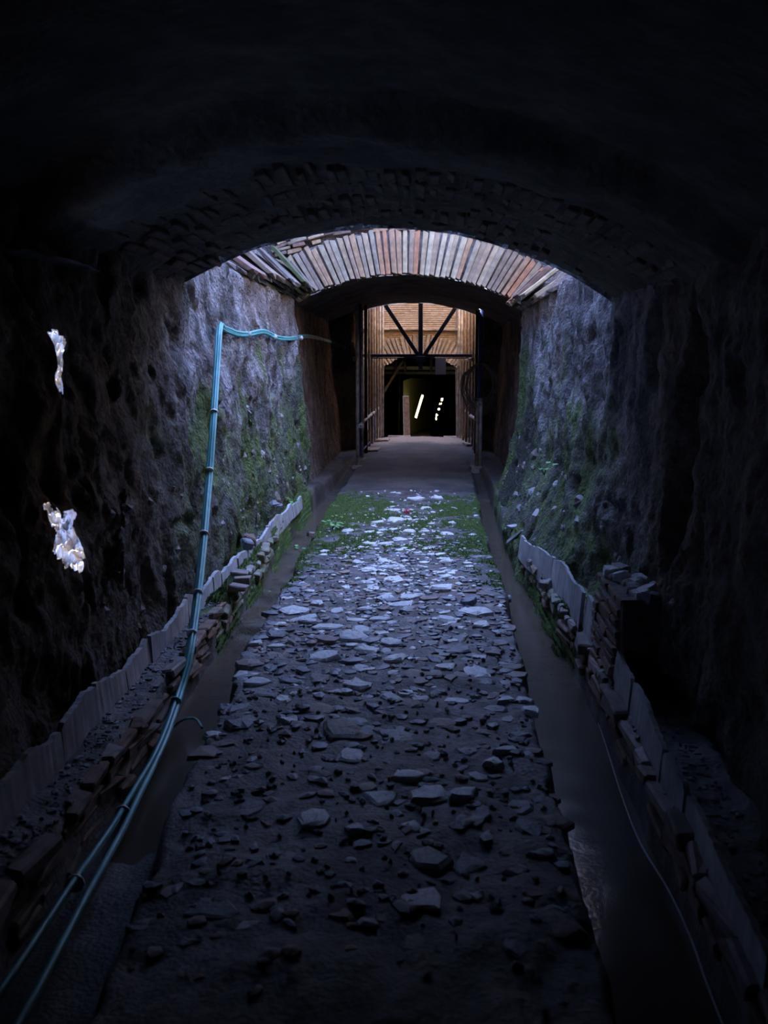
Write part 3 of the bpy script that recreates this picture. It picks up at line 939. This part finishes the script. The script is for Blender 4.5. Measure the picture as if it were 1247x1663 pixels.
kerb('stepped brick kerb along the left gutter, mossy at its far end', gut_l, -1, 2.2, 8.9, 4, 6.3)
kerb('low stone and brick kerb along the right gutter', gut_r, 1, 2.0, 8.2, 3, 6.4)


def slab_mesh(L, y0, hf, th, seed):
    """thin upright slab with a chipped top edge"""
    rs = random.Random(seed)
    n = max(4, int(L / .025))
    v, f = [], []
    for i in range(n + 1):
        y = -L / 2 + L * i / n
        top = hf(y0 + L * i / n) + rs.uniform(-.004, .004) - (.02 * rs.random() if i in (0, n) else 0)
        w = rs.uniform(-.002, .002)
        v += [(-th / 2 + w, y, -.06), (th / 2 + w, y, -.06), (th / 2 + w, y, top - .006 * rs.random()), (-th / 2 + w, y, top)]
    for i in range(n):
        a, b_ = i * 4, i * 4 + 4
        for p, q in ((0, 1), (1, 2), (2, 3), (3, 0)):
            f.append((a + p, b_ + p, b_ + q, a + q))
    f.append((0, 1, 2, 3)); f.append((n * 4 + 3, n * 4 + 2, n * 4 + 1, n * 4))
    me = mesh('slab', v, f, False)
    me.materials.append(M['marble'])
    return me


def edging(label, path, lens, hs, lean, wob):
    root = tag(empty('marble_edging', (0, 0, 0)), label, 'edging')
    px, py = [p[0] for p in path], [p[1] for p in path]
    y = py[0]
    i = 0
    while y < py[-1]:
        L = random.uniform(*lens)
        dh = random.uniform(-.016, .012)
        hf = lambda q: np.interp(q, hs[0], hs[1]) * (1 + wob * float(fbm(q * 2.3, 4.0, 0.5, 3))) + dh
        x0, x1 = np.interp(y, py, px), np.interp(y + L, py, px)
        put('slab', slab_mesh(L, y, hf, .022, i + int(y * 50)), root, ((x0 + x1) / 2 + random.uniform(-.004, .004), y + L / 2, .05), (random.uniform(-.01, .01), lean + random.uniform(-.04, .04), math.atan2(-(x1 - x0), L) + random.uniform(-.025, .025)))
        y += L + random.uniform(.002, .008)
        i += 1
    return root


edging('jagged thin marble slabs set upright along the left wall foot', [(-1.42, 2.3), (-1.43, 3.4), (-1.45, 4.6), (-1.455, 6), (-1.44, 7.6), (-1.44, 10.7)], (.18, .7), ([2.4, 4.2, 6, 10], [.15, .15, .13, .10]), -.08, .32)
edging('upright grey marble slabs along the right gutter ledge', [(.86, 2.3), (.88, 3.6), (.91, 4.7), (.89, 5.9), (.865, 6.8), (.80, 7.6), (.755, 8.05)], (.2, .95), ([2.4, 3.4, 4.2, 5.2, 6.6, 7, 8], [.10, .13, .17, .22, .23, .18, .13]), .09, .09)

# fallen splinters of marble past the end of the right edging
for (px, py, L, w_, rz, tl, lab) in [(829, 815, .30, .05, .05, .25, 'slim white marble splinter leaning furthest along the right wall foot'),
                                     (831, 838, .24, .08, -.75, .2, 'pointed white marble splinter by the water edge'),
                                     (839, 856, .16, .10, -1.2, .1, 'small flat marble chip beside a green sprig'),
                                     (848, 869, .26, .2, -.9, .5, 'broad splintered white marble flake lying at edging end'),
                                     (860, 876, .2, .12, -.3, .7, 'tilted white marble flake against the first upright slab')]:
    p = at(px, py, Z=.08)
    me = brick_mesh('marble_splinter', (w_, L, .03), 'marble', .006, .022, 1)
    o = put('marble_splinter', me, None, (p.x, p.y, .085 + .04 * tl), (tl * .5, -tl, rz))
    tag(o, lab, 'marble piece', 'marble splinters')

# ------------------------------------------------------------------ brick pier on the right
pier = tag(empty('brick_pier', (1.01, 4.92, .04)), 'low ruined brick pier behind the right marble slabs', 'pier')
pm = [brick_mesh('brick', (.15, 1.0, .04), 'brick_dull', .006, .008, 1) for _ in range(8)]
for k in range(9):
    y = -.30 + random.uniform(0, .05)
    while y < .30:
        L = min(random.uniform(.12, .24), .34 - y)
        for xo in (-.06, .09):
            put('brick', random.choice(pm), pier, (xo + random.uniform(-.008, .008) + .004 * k, y + L / 2, .025 + k * .049), (random.uniform(-.03, .03), random.uniform(-.03, .03), random.uniform(-.04, .04)), (1, L, 1))
        y += L + .012
me = brick_mesh('mortar_core', (.24, .60, .44), 'mortar', .01, .01)
put('mortar_core', me, pier, (.03, .0, .225))
for i in range(13):
    w_ = random.uniform(.09, .16)
    put('cap_stone', SM[random.choice('rrgp')][i % 9], pier, (random.uniform(-.08, .12), -.27 + .046 * i, .455 + (.03 if i > 10 else random.uniform(-.01, .02))), (random.uniform(-.2, .2), random.uniform(-.2, .2), i), (w_, w_, .14))

# ------------------------------------------------------------------ conduits
bundle = tag(empty('conduit_bundle', (0, 0, 0)), 'bundle of teal plastic conduits dropping from wall into the left gutter', 'conduit')
corner = at(354, 534, Y=7.75)


def wall_pt(px, py, off=.035):
    """point on the left wall seen at this pixel"""
    y = 8.0
    for _ in range(30):
        p = at(px, py, Y=y)
        x = float(wl(y, p.z)) + off
        k = (px - 700) / FPX
        y = .5 * y + .5 * max(3, min(19, at(px, py, X=x).y))
    return at(px, py, Y=y)


wp = [wall_pt(*q) for q in [(560, 566), (535, 556), (500, 548), (472, 552), (450, 551), (428, 541), (405, 545), (385, 545), (365, 537)]]
cor = wall_pt(354, 533, .09)
low = [at(349, 600, Y=cor.y - .32), at(343, 690, Y=6.8), at(336, 780, Y=6.45), at(327, 880, Y=5.95), at(317, 970, Y=5.5), at(304, 1060, Y=5.05), at(287, 1125, Y=4.8), at(266, 1188, Z=-.13), at(243, 1240, Z=-.17), at(212, 1292, Z=-.17), at(180, 1346, Z=-.15), at(145, 1398, Z=-.13), at(108, 1450, Z=-.10), at(62, 1520, Z=-.09), at(10, 1598, Z=-.08), at(-60, 1700, Z=-.08)]
base_path = wp + [cor] + low
for i, (dx, dz, r_, mt) in enumerate([(0, 0, .0125, 'conduit'), (.026, .004, .0125, 'conduit2'), (.012, .022, .011, 'conduit')]):
    pts = []
    for j, p in enumerate(base_path):
        if j < len(wp):
            o_ = Vector((0.004, 0, (.03 if i == 1 else (.012 if i == 2 else 0)) + random.uniform(-.004, .004)))
        else:
            sp = 1.0 if j < 19 else 1.0 + .45 * (j - 18) * (i == 1)
            o_ = Vector((dx * sp, dz * .6, dz))
        pts.append(p + o_)
    tube('conduit', smooth_path(pts, 7), r_, mt, bundle, 8)
sp_ = base_path
for (a, b_, t) in [(10, 11, .8), (11, 12, .85), (12, 13, .9), (13, 14, .95), (14, 15, .7), (16, 17, .3), (19, 20, .6), (21, 22, .8), (2, 3, .5), (6, 7, .2), (4, 5, .3)]:
    p = sp_[a].lerp(sp_[b_], t) + Vector((.012, .004, .008))
    d = (sp_[b_] - sp_[a]).normalized()
    tube('cable_tie', [p - d * .006, p + d * .006], .030, 'tie' if a != 16 else 'conduit', bundle, 10)
hose = tube('thin_hose', smooth_path([at(283, 1180, Z=-.2), at(292, 1172, Z=-.16), at(304, 1167, Z=-.12), at(316, 1167, Z=-.08), at(322, 1172, Z=-.03), at(328, 1182, Z=0.01)], 6), .006, 'conduit2')
tag(hose, 'thin pale hose bending out of the left gutter onto the road', 'hose')

# ------------------------------------------------------------------ stones bedded in the walls
PB = [stone_mesh('bedded_stone', 'pebble', random.choice([6, 7, 8]), .55, 900 + i, .2, False) for i in range(10)]


def wall_stones(wall, fn, side, count, spots):
    pts = list(spots)
    while len(pts) < count:
        y = random.uniform(4.4, 12.6)
        z = .12 + abs(random.gauss(0, .42))
        if z > 2.0: continue
        pts.append((y, z, random.choice([.012, .016, .02, .03, .045]) * (1 + .05 * y)))
    for (y, z, s) in pts:
        x = float(fn(y, z))
        put('bedded_stone', random.choice(PB), wall, (x - side * .006, y, z), (random.uniform(-.5, .5), side * (1.2 + random.uniform(-.6, .3)), random.uniform(-.6, .6)), (s * 1.3, s * 1.5, s * 1.1))


wall_stones(wall_left, wl, 1, 210, [(5.0, .86, .09), (4.9, .8, .06), (5.2, .66, .06), (9.3, .75, .1), (8.8, 1.2, .09), (9.5, .55, .08), (10.4, .3, .12), (9.7, .25, .12)])
wall_stones(wall_right, wr, -1, 170, [(7.2, .62, .10), (8.8, .95, .12), (9.9, .7, .1), (6.5, .25, .08), (6.2, .4, .07), (9.2, .4, .13), (8.4, .3, .1)])

# loose rubble on the ledges
def loose(px, py, z, w_, mat, label, h=.4, group=None):
    p = at(px, py, Z=z)
    o = put('loose_stone', stone_mesh('loose_stone', mat, 8, h, int(px * 7 + py)), None, (p.x, p.y, z), (random.uniform(-.1, .1), random.uniform(-.1, .1), random.uniform(0, 3)), (w_, w_ * .8, w_))
    return tag(o, label, 'stone', group)


loose(762, 974, .03, .14, 'stone_grey', 'dark flat slab lying on the road near the right gutter')
loose(822, 971, -.06, .10, 'stone_grey', 'rounded stone at the lip of the right gutter')
loose(886, 946, .09, .13, 'stone_red', 'squared stone at the far end of the right kerb')
loose(866, 912, .07, .12, 'stone_red', 'small pinkish stone on moss below the marble edging')
loose(505, 866, .03, .10, 'stone_red', 'brown stone at mossy left edge of the road')
loose(905, 896, .10, .12, 'stone_pale', 'pale stone behind the thin marble slabs on the right')
loose(897, 884, .12, .10, 'stone_grey', 'grey stone above the pale stone behind the marble edging')
for (px, py, w_, lab) in [(392, 932, .12, 'reddish brick fragment on mossy left ledge, furthest of three'), (396, 943, .11, 'reddish brick fragment on mossy left ledge, middle of three'), (389, 955, .13, 'reddish brick fragment on mossy left ledge, nearest of three')]:
    p = at(px, py, Z=.09)
    o = put('brick_fragment', brick_mesh('brick_fragment', (w_, .10, .04), 'stone_red', .006, .012), None, (p.x - .01, p.y, .095), (.03, .05, random.uniform(-.3, .3)))
    tag(o, lab, 'brick', 'brick fragments on the left ledge')
for (px, py, w_, mat, lab) in [(410, 872, .10, 'brick_dull', 'tilted brown brick piece behind left marble edging'), (405, 880, .09, 'stone_grey', 'grey stone leaning behind left marble edging')]:
    p = at(px, py, Z=.2)
    o = put('rubble_piece', brick_mesh('rubble_piece', (w_, .09, .055), mat, .012, .02), None, (p.x - .02, p.y, .19), (.4, .3, .5))
    tag(o, lab, 'stone')
p = at(449, 838, Z=.16)
tag(put('slate_piece', brick_mesh('slate_piece', (.10, .11, .02), 'stone_grey', .004, .02), None, (-1.44, at(449, 818, X=-1.44).y, at(449, 818, X=-1.44).z), (.1, .25, .3)), 'bluish flat slate at the far end of the left edging', 'stone')
p = at(660, 834, Z=.03)
tag(put('foil_scrap', stone_mesh('foil_scrap', 'pink', 7, .5, 4, .4), None, (p.x, p.y, float(floor_z(p.x, p.y)) + .03), (.3, .2, 0), (.07, .05, .06)), 'crumpled bright pink scrap among pale stones', 'litter')

# ------------------------------------------------------------------ moss tufts and plants
def moss_tufts(label, xf, y0, y1, cnt, hmin, hmax, thr):
    v, f = [], []
    y = RNG.uniform(y0, y1, cnt * 3)
    x0, x1 = xf(y)
    x = x0 + (x1 - x0) * RNG.random(cnt * 3)
    ok = moss_mask(x, y) > thr
    x, y = x[ok][:cnt], y[ok][:cnt]
    z = floor_z(x, y)
    for a, b_, c_ in zip(x, y, z):
        s = random.uniform(.004, .012); h = random.uniform(hmin, hmax)
        an = random.uniform(0, 6.28); lx, ly = random.uniform(-.01, .01), random.uniform(-.01, .01)
        o_ = len(v)
        for k in range(3):
            v.append((a + s * math.cos(an + k * 2.1), b_ + s * math.sin(an + k * 2.1), c_ - .004))
        v.append((a + lx, b_ + ly, c_ + h))
        f.extend([(o_, o_ + 1, o_ + 3), (o_ + 1, o_ + 2, o_ + 3), (o_ + 2, o_, o_ + 3)])
    o = link('moss', mesh('moss', v, f), None, 'moss')
    return tag(o, label, 'moss', None, 'stuff')


moss_tufts('green moss growing over the middle of the road', lambda y: (road_l(y) - .03, road_r(y) + .03), 6.8, 12.8, 24000, .006, .022, .46)
def moss_bank(label, edge, side, y0, y1, cnt, cover):
    """lumpy mossy bank over the kerb down to the water, with tufts"""
    yy = np.arange(y0, y1, .03); t = np.linspace(0, 1, 16)
    Y, T = np.meshgrid(yy, t, indexing='ij')
    e = edge(Y)
    fade = sst(y0, y0 + 1.2, Y) * (1 - sst(y1 - 1.2, y1, Y))
    lump = .03 * fbm(Y * 3, T * 1.5, 12 + side, 4) + .012 * fbm(Y * 11, T * 5, 2, 3)
    off = .105 - T * .135                       # outward distance behind the kerb edge -> towards the water
    z = .075 - .30 * sst(.42, 1.0, T) ** 1.2 + lump
    hide = (fbm(Y * 1.3, T * .8, 77 + side, 3) + cover) * fade
    z = z - .10 * (1 - sst(-.1, .25, hide))
    off = off + .05 * (1 - sst(-.1, .25, hide))
    X = e + side * (off - lump * .6)
    v = np.stack([X, Y, z], -1).reshape(-1, 3)
    f = grid_faces(len(yy), 16, flip=side < 0).tolist()
    v = v.tolist()
    for _ in range(cnt):
        i, j = random.randrange(len(yy)), random.randrange(16)
        if hide[i, j] < .05: continue
        p = Vector((X[i, j], Y[i, j], z[i, j])) + Vector((random.uniform(-.01, .01), random.uniform(-.015, .015), 0))
        s_ = random.uniform(.004, .011); an = random.uniform(0, 6.28); h = random.uniform(.008, .03)
        o_ = len(v)
        for k in range(3):
            v.append((p.x + s_ * math.cos(an + k * 2.1), p.y + s_ * math.sin(an + k * 2.1), p.z - .006))
        v.append((p.x - side * h * .4 + random.uniform(-.006, .006), p.y + random.uniform(-.01, .01), p.z + h * .8))
        f.extend([(o_, o_ + 1, o_ + 3), (o_ + 1, o_ + 2, o_ + 3), (o_ + 2, o_, o_ + 3)])
    return tag(link('moss_bank', mesh('moss_bank', v, f), None, 'moss_thick'), label, 'moss', None, 'stuff')


m, nt, b = new_mat('thick_moss')
c, nz, src = noise_col(nt, 7, [(.3, (.045, .05, .03)), (.45, (.05, .085, .018)), (.7, (.11, .17, .03))], 7, .65)
nt.links.new(c, b.inputs['Base Color']); b.inputs['Roughness'].default_value = .9
bump(nt, b, nz.outputs['Fac'], .8, .02)
M['moss_thick'] = m
moss_bank('thick bright moss bank between left marble slabs and gutter', gut_l, -1, 5.3, 12.2, 12000, .35)
moss_bank('patchy moss bank below the right marble slabs', gut_r, 1, 5.2, 9.6, 7000, .15)

lf = []
for i in range(3):
    v = [(0, 0, 0), (.28, .25, .05), (.42, .62, .06), (0, 1, -.02), (-.42, .62, .06), (-.28, .25, .05), (0, .5, .1)]
    f = [(0, 1, 6), (1, 2, 6), (2, 3, 6), (3, 4, 6), (4, 5, 6), (5, 0, 6)]
    me = mesh('leaf', [(a * random.uniform(.8, 1.1), b_, c_) for a, b_, c_ in v], f); me.materials.append(M['leaf']); lf.append(me)
stem_me = tube_mesh('stem', [(0, 0, 0), (.02, 0, .5), (.05, .03, 1)], .035, 5); stem_me.materials.append(M['stem'])


def plant(px, py, label, h=.09, nl=8, X=None, Z=None):
    p = at(px, py, X=X) if X is not None else at(px, py, Z=Z)
    if X is None: p.z = float(floor_z(p.x, p.y))
    root = tag(empty('small_plant', p), label, 'plant', 'small plants')
    for k in range(3):
        put('stem', stem_me, root, (0, 0, 0), (random.uniform(-.4, .4), random.uniform(-.4, .4), k * 2), (h, h, h))
    for k in range(nl):
        a = k * 2.4
        r_ = h * random.uniform(.15, .6)
        put('leaf', random.choice(lf), root, (r_ * math.cos(a), r_ * math.sin(a), h * random.uniform(.5, 1.0)), (random.uniform(-.3, .4), random.uniform(-.3, .3), a - 1.57), (h * .55,) * 3)


plant(474, 822, 'bright green sprig against the far left marble slabs', .10, 9, Z=.08)
plant(482, 842, 'flat leafy green plant on the mossy left ledge', .10, 9, Z=.08)
plant(502, 842, 'small sprig hanging over the far left gutter edge', .07, 6, Z=.06)
plant(424, 902, 'green sprig at the foot of the left marble slabs', .09, 8, Z=.08)
plant(540, 858, 'leafy plant at the left edge of the road', .11, 9, Z=.02)
plant(549, 843, 'smaller sprig behind the leafy plant at road edge', .07, 6, Z=.02)
plant(829, 858, 'tiny green sprig at the right water edge beside marble chip', .06, 6, Z=.05)
plant(841, 820, 'tiny sprig by the slim marble splinter', .06, 6, Z=.06)
plant(879, 862, 'green sprig behind the marble flakes on the right', .08, 7, Z=.12)
plant(884, 772, 'light green sprig growing on the wet black right wall', .11, 8, X=float(wr(9.6, .5)) - .02)
pf = wall_pt(402, 690, .0)
fern = tag(empty('small_fern', pf), 'little fern hanging from the left wall right of the conduits', 'fern')
for k in range(14):
    t = k / 13
    put('leaf', lf[k % 3], fern, (.03 + .02 * math.sin(k), .02 * (k % 2) + .1 * t, -.16 * t + .03), (.5, 1.0 + random.uniform(-.3, .3), 2.2 if k % 2 else .8), (.045, .055, .05))

# ------------------------------------------------------------------ sunlit rubble in the pits beyond the wall gaps
def rubble(label, c_, n_, half, cnt):
    n_ = Vector(n_).normalized()
    t1 = n_.cross(Vector((0, 0, 1))).normalized(); t2 = n_.cross(t1)
    nu = 70
    v = []
    for i in range(nu):
        for j in range(nu):
            a, b_ = (i / (nu - 1) - .5) * 2 * half, (j / (nu - 1) - .5) * 2 * half
            h = .055 * float(fbm(a * 16, b_ * 16, c_.z, 4, .65))
            v.append(c_ + t1 * a + t2 * b_ + n_ * h)
    me = mesh('rubble_heap', [tuple(p) for p in v], grid_faces(nu, nu), False)
    return tag(link('rubble_heap', me, None, 'rubble'), label, 'rubble', None, 'stuff')


for hp, k, half, lab in ((HU, 1.2, .33, 'sunlit pale rubble seen through the upper gap in the left wall'), (HL, 1.15, .3, 'sunlit pale rubble seen through the lower gap in the left wall'), (HF, 1.06, .5, 'sunlit rubble glimpsed behind the left scaffold')):
    c_ = Vector((hp.x * k, hp.y * k, EYE + (hp.z - EYE) * k))
    rubble(lab, c_, (.15, -.6, .78), half, 0)

# added unseen sheet above the gaps, keeps direct sun off the road
gx, gy = np.meshgrid(np.linspace(-3.4, -1.6, 20), np.linspace(3.2, 4.85, 20), indexing='ij')
tag(sheet('sun_block_sheet', np.stack([gx, gy, 2.05 + .03 * fbm(gx * 3, gy * 3, 1, 3)], -1), np.full(gx.shape + (3,), .12), 'rock'), 'added unseen sheet blocking sun above the gaps in the left wall', None, None, 'structure')

# ------------------------------------------------------------------ scaffold, truss and fittings
def scaffold(label, posts, rails, plates, couplers):
    root = tag(empty('scaffold', (posts[0][0], posts[0][1], 0)), label, 'scaffold')
    ox, oy = posts[0][0], posts[0][1]
    for (x, y, top, r_, mt) in posts:
        z0 = float(floor_z(x, y))
        tube('post', [(x - ox, y - oy, z0 + .02), (x - ox, y - oy, top)], r_, mt, root, 10)
    for (a, b_, r_, mt) in rails:
        tube('rail', [Vector(a) - Vector((ox, oy, 0)), Vector(b_) - Vector((ox, oy, 0))], r_, mt, root, 10)
    for (x, y, w_, l_, mt) in plates:
        z0 = float(floor_z(x, y))
        put('base_board', brick_mesh('base_board', (w_, l_, .05), mt, .004, .006), root, (x - ox, y - oy, z0 + .015), (0, 0, random.uniform(-.1, .1)))
    for (x, y, z) in couplers:
        cp = put('coupler', brick_mesh('coupler', (.09, .09, .07), 'tube', .015, .006), root, (x - ox, y - oy, z))
        tube('bolt', [(0, -.075, 0), (0, -.03, 0)], .012, 'steel', cp, 6)
    return root


def base(px, py): return at(px, py, Z=0.0)


def post_at(px, y, top, r_, mt):
    p = at(px, 640, Y=y)
    return (p.x, y, top, r_, mt)


Lp = [post_at(580.5, 15.6, 2.5, .03, 'tube'), post_at(588, 16.4, 2.5, .021, 'tube'), post_at(584, 17.0, 2.6, .04, 'steel_blue'), post_at(594, 17.6, 2.6, .03, 'steel'), post_at(599.5, 19.3, 3.3, .024, 'tube_rust'),
      post_at(604, 19.7, 3.3, .028, 'tube_rust'), post_at(608.5, 20.1, 3.4, .022, 'tube'), post_at(612.5, 20.6, 3.5, .022, 'tube_rust'), post_at(617, 21.1, 3.5, .024, 'tube'), post_at(621.5, 21.6, 3.5, .026, 'tube')]
Rp = [post_at(775.5, 15.9, 1.0, .028, 'tube_rust'), post_at(781, 15.9, 1.05, .028, 'tube'), post_at(779, 17.0, 2.6, .04, 'steel_blue'), post_at(773.5, 17.8, 2.7, .032, 'steel'), post_at(768, 19.3, 3.2, .026, 'tube_rust'),
      post_at(763, 19.7, 3.3, .026, 'tube_rust'), post_at(758, 20.2, 3.4, .026, 'tube_rust'), post_at(753, 20.8, 3.5, .026, 'tube_rust'), post_at(748, 21.3, 3.5, .024, 'tube'), post_at(743.5, 21.8, 3.5, .026, 'tube')]
rl0, rl1 = at(583, 692, Y=15.6), at(626, 649, Y=22.0)
ru0, ru1 = at(577, 583, Y=17.0), at(627, 583, Y=22.0)
scaffold('left row of scaffold tubes with rails inside the passage', Lp,
         [(rl0, Vector((rl0.x - .03, 22.0, rl0.z)), .028, 'tube'), (ru0, Vector((ru0.x + .03, 22.0, ru0.z)), .026, 'tube'), (at(586, 735, Y=16.4), at(600, 718, Y=18.4), .015, 'steel_blue')],
         [(Lp[0][0], 15.6, .16, .2, 'stone_red'), (Lp[1][0], 16.4, .14, .16, 'wood'), (Lp[4][0] + .1, 18.3, .3, .6, 'wood'), (Lp[7][0] + .1, 20.6, .3, .5, 'wood'), (Lp[9][0] + .35, 22.0, .5, .2, 'wood')],
         [(rl0.x + .03, 15.62, rl0.z), (rl0.x, 19.2, rl0.z), (ru0.x, 17.0, ru0.z), (ru0.x, 20.6, ru0.z)])
rr0 = at(785, 697, Y=15.9)
ru2 = at(782, 583, Y=17.0)
scaffold('right row of scaffold tubes with rails beside the cable coil', Rp,
         [(Vector((rr0.x - .02, 16.6, rr0.z + .05)), Vector((rr0.x - .08, 22.0, rr0.z)), .028, 'tube'), (Vector((ru2.x - .1, 18.2, ru2.z)), Vector((ru2.x - .14, 22.1, ru2.z)), .032, 'tube')],
         [(Rp[0][0] + .03, 15.9, .30, .22, 'wood'), (Rp[0][0] - .06, 15.5, .18, .16, 'stone_red'), (Rp[5][0] + .05, 19.6, .3, .6, 'wood'), (Rp[9][0] - .1, 21.9, .4, .3, 'wood')],
         [(Rp[0][0] + .03, 15.9, .96), (ru2.x - .1, 19.6, ru2.z), (rr0.x - .05, 19.6, rr0.z)])

tr = tag(empty('steel_truss', at(683, 577, Y=19.4)), 'dark steel truss with vertical and two diagonal bars across the court', 'truss')
o0 = tr.location


def bar(a, b_, w_, name, mat='steel'):
    a, b_ = Vector(a) - o0, Vector(b_) - o0
    d = b_ - a
    me = brick_mesh(name, (w_, w_, d.length), mat, .004, .001)
    o = put(name, me, tr, (a + b_) / 2)
    o.rotation_euler = d.to_track_quat('Z', 'Y').to_euler()


bar(at(579, 577.5, Y=19.4), at(786, 577.5, Y=19.4), .06, 'bottom_chord')
bar(at(577, 581.5, Y=19.4), at(786, 581.5, Y=19.4), .02, 'bottom_chord')
bar(at(683, 600, Y=19.4), at(683, 470, Y=19.4), .085, 'king_post')
bar(at(679, 577, Y=19.38), at(622, 490, Y=19.38), .075, 'diagonal')
bar(at(689, 577, Y=19.38), at(746, 490, Y=19.38), .075, 'diagonal')
bar(at(676, 583, Y=19.36), at(690, 583, Y=19.36), .11, 'gusset_plate')

pn_ = at(715.5, 594.5, Y=19.3)
me = brick_mesh('paper_notice', (.205, .004, .325), 'paper', .0008, .0)
tag(put('paper_notice', me, None, pn_), 'plain printed paper sheet hanging under the steel truss', 'notice')

# coil of cable hanging at the right scaffold
coil = tag(empty('cable_coil', at(779, 590, Y=16.6)), 'brown cable coil hanging in loose loops on right scaffold', 'cable')
cc = coil.location
for k in range(9):
    wd_ = .22 + .09 * (k % 5) / 4 + random.uniform(-.02, .02); hh = .43 + .024 * k
    xo = random.uniform(-.06, .06) - .01
    pts = [(xo * .3 + wd_ * math.sin(t) * (1 if math.cos(t) < .6 else .8), random.uniform(-.01, .01) + .02 * k - .1, -hh / 1.15 * (1 - math.cos(t)) * .8 + random.uniform(-.008, .008)) for t in np.linspace(0, 2 * math.pi, 25)]
    tube('loop', pts, .0085, 'cable', coil, 6)
put('hook', brick_mesh('hook', (.05, .25, .05), 'steel', .006, .002), coil, (0, 0, .01))

# wooden post, shoring beams and leaning tube lamp in the last gallery
p = at(661, 706, Y=22.6)
me = brick_mesh('timber_post', (.15, .12, .98), 'wood', .008, .006, .92, 0, 'base')
tag(put('timber_post', me, None, (p.x, 22.6, float(floor_z(p.x, 22.6)) - .02), (0, -.03, .1)), 'squat weathered timber post standing before the far arch', 'post')
sh = tag(empty('timber_shoring', (-.3, 25.9, 0)), 'lamp-tinted timber shoring beams under the far gallery ceiling', 'beam')
for (py, yy, mt) in ((597.5, 25.9, 'wood_green'), (605.5, 26.6, 'wood_green')):
    a = at(600, py, Y=yy); b_ = at(760, py, Y=yy)
    put('beam', brick_mesh('beam', (b_.x - a.x, .09, .085), mt, .006, .01), sh, Vector(((a.x + b_.x) / 2, yy, a.z)) - sh.location)
for px in (643, 658, 700):
    a = at(px, 590, Y=25.85); z1 = 2.1; z0 = a.z - .22
    put('strut', brick_mesh('strut', (.06, .06, z1 - z0), 'wood_dark', .004, .004), sh, Vector((a.x, 25.8, (z0 + z1) / 2)) - sh.location)
dg = (at(612, 655, Y=25.6), at(655, 585, Y=25.6))
d = dg[1] - dg[0]
o = put('brace', brick_mesh('brace', (.07, .06, d.length), 'wood_dark', .004, .004), sh, (dg[0] + dg[1]) / 2 - sh.location)
o.rotation_euler = d.to_track_quat('Z', 'Y').to_euler()

la, lb = at(674.5, 680, Y=33.8), at(686.5, 640.5, Y=34.0)
lamp = tag(empty('tube_lamp', la), 'bright fluorescent tube leaning in the dark far doorway', 'lamp')
tube('glass_tube', [Vector((0, 0, 0)), lb - la], .035, 'lamp', lamp, 10)
dd = (lb - la).normalized()
for q in (Vector((0, 0, 0)), lb - la):
    tube('end_cap', [q - dd * .03, q + dd * .03], .038, 'steel', lamp, 10)
la, lb = at(706.5, 684, Y=33.5), at(719.5, 642, Y=33.5)
lamp = tag(empty('tube_lamp', la), 'second glowing tube seen only through small holes right of the doorway', 'lamp')
tube('glass_tube', [Vector((0, 0, 0)), lb - la], .035, 'lamp', lamp, 10)
for q in (Vector((0, 0, 0)), lb - la):
    tube('end_cap', [q - dd * .03, q + dd * .03], .038, 'steel', lamp, 10)

# water highlight built as a thin cord along the water edge on the right
strand = tube('water_glint', smooth_path([at(955, 1125, Z=-.19), at(985, 1215, Z=-.19), at(1012, 1300, Z=-.19), at(1040, 1370, Z=-.19), at(1085, 1445, Z=-.19), at(1120, 1520, Z=-.19), at(1145, 1590, Z=-.19), at(1172, 1660, Z=-.19), at(1200, 1720, Z=-.19)], 6), .003, 'water_glint')
tag(strand, 'water glint drawn as a thin cord lying along the right gutter water edge', 'strand')
print('scene done', len(bpy.data.objects))
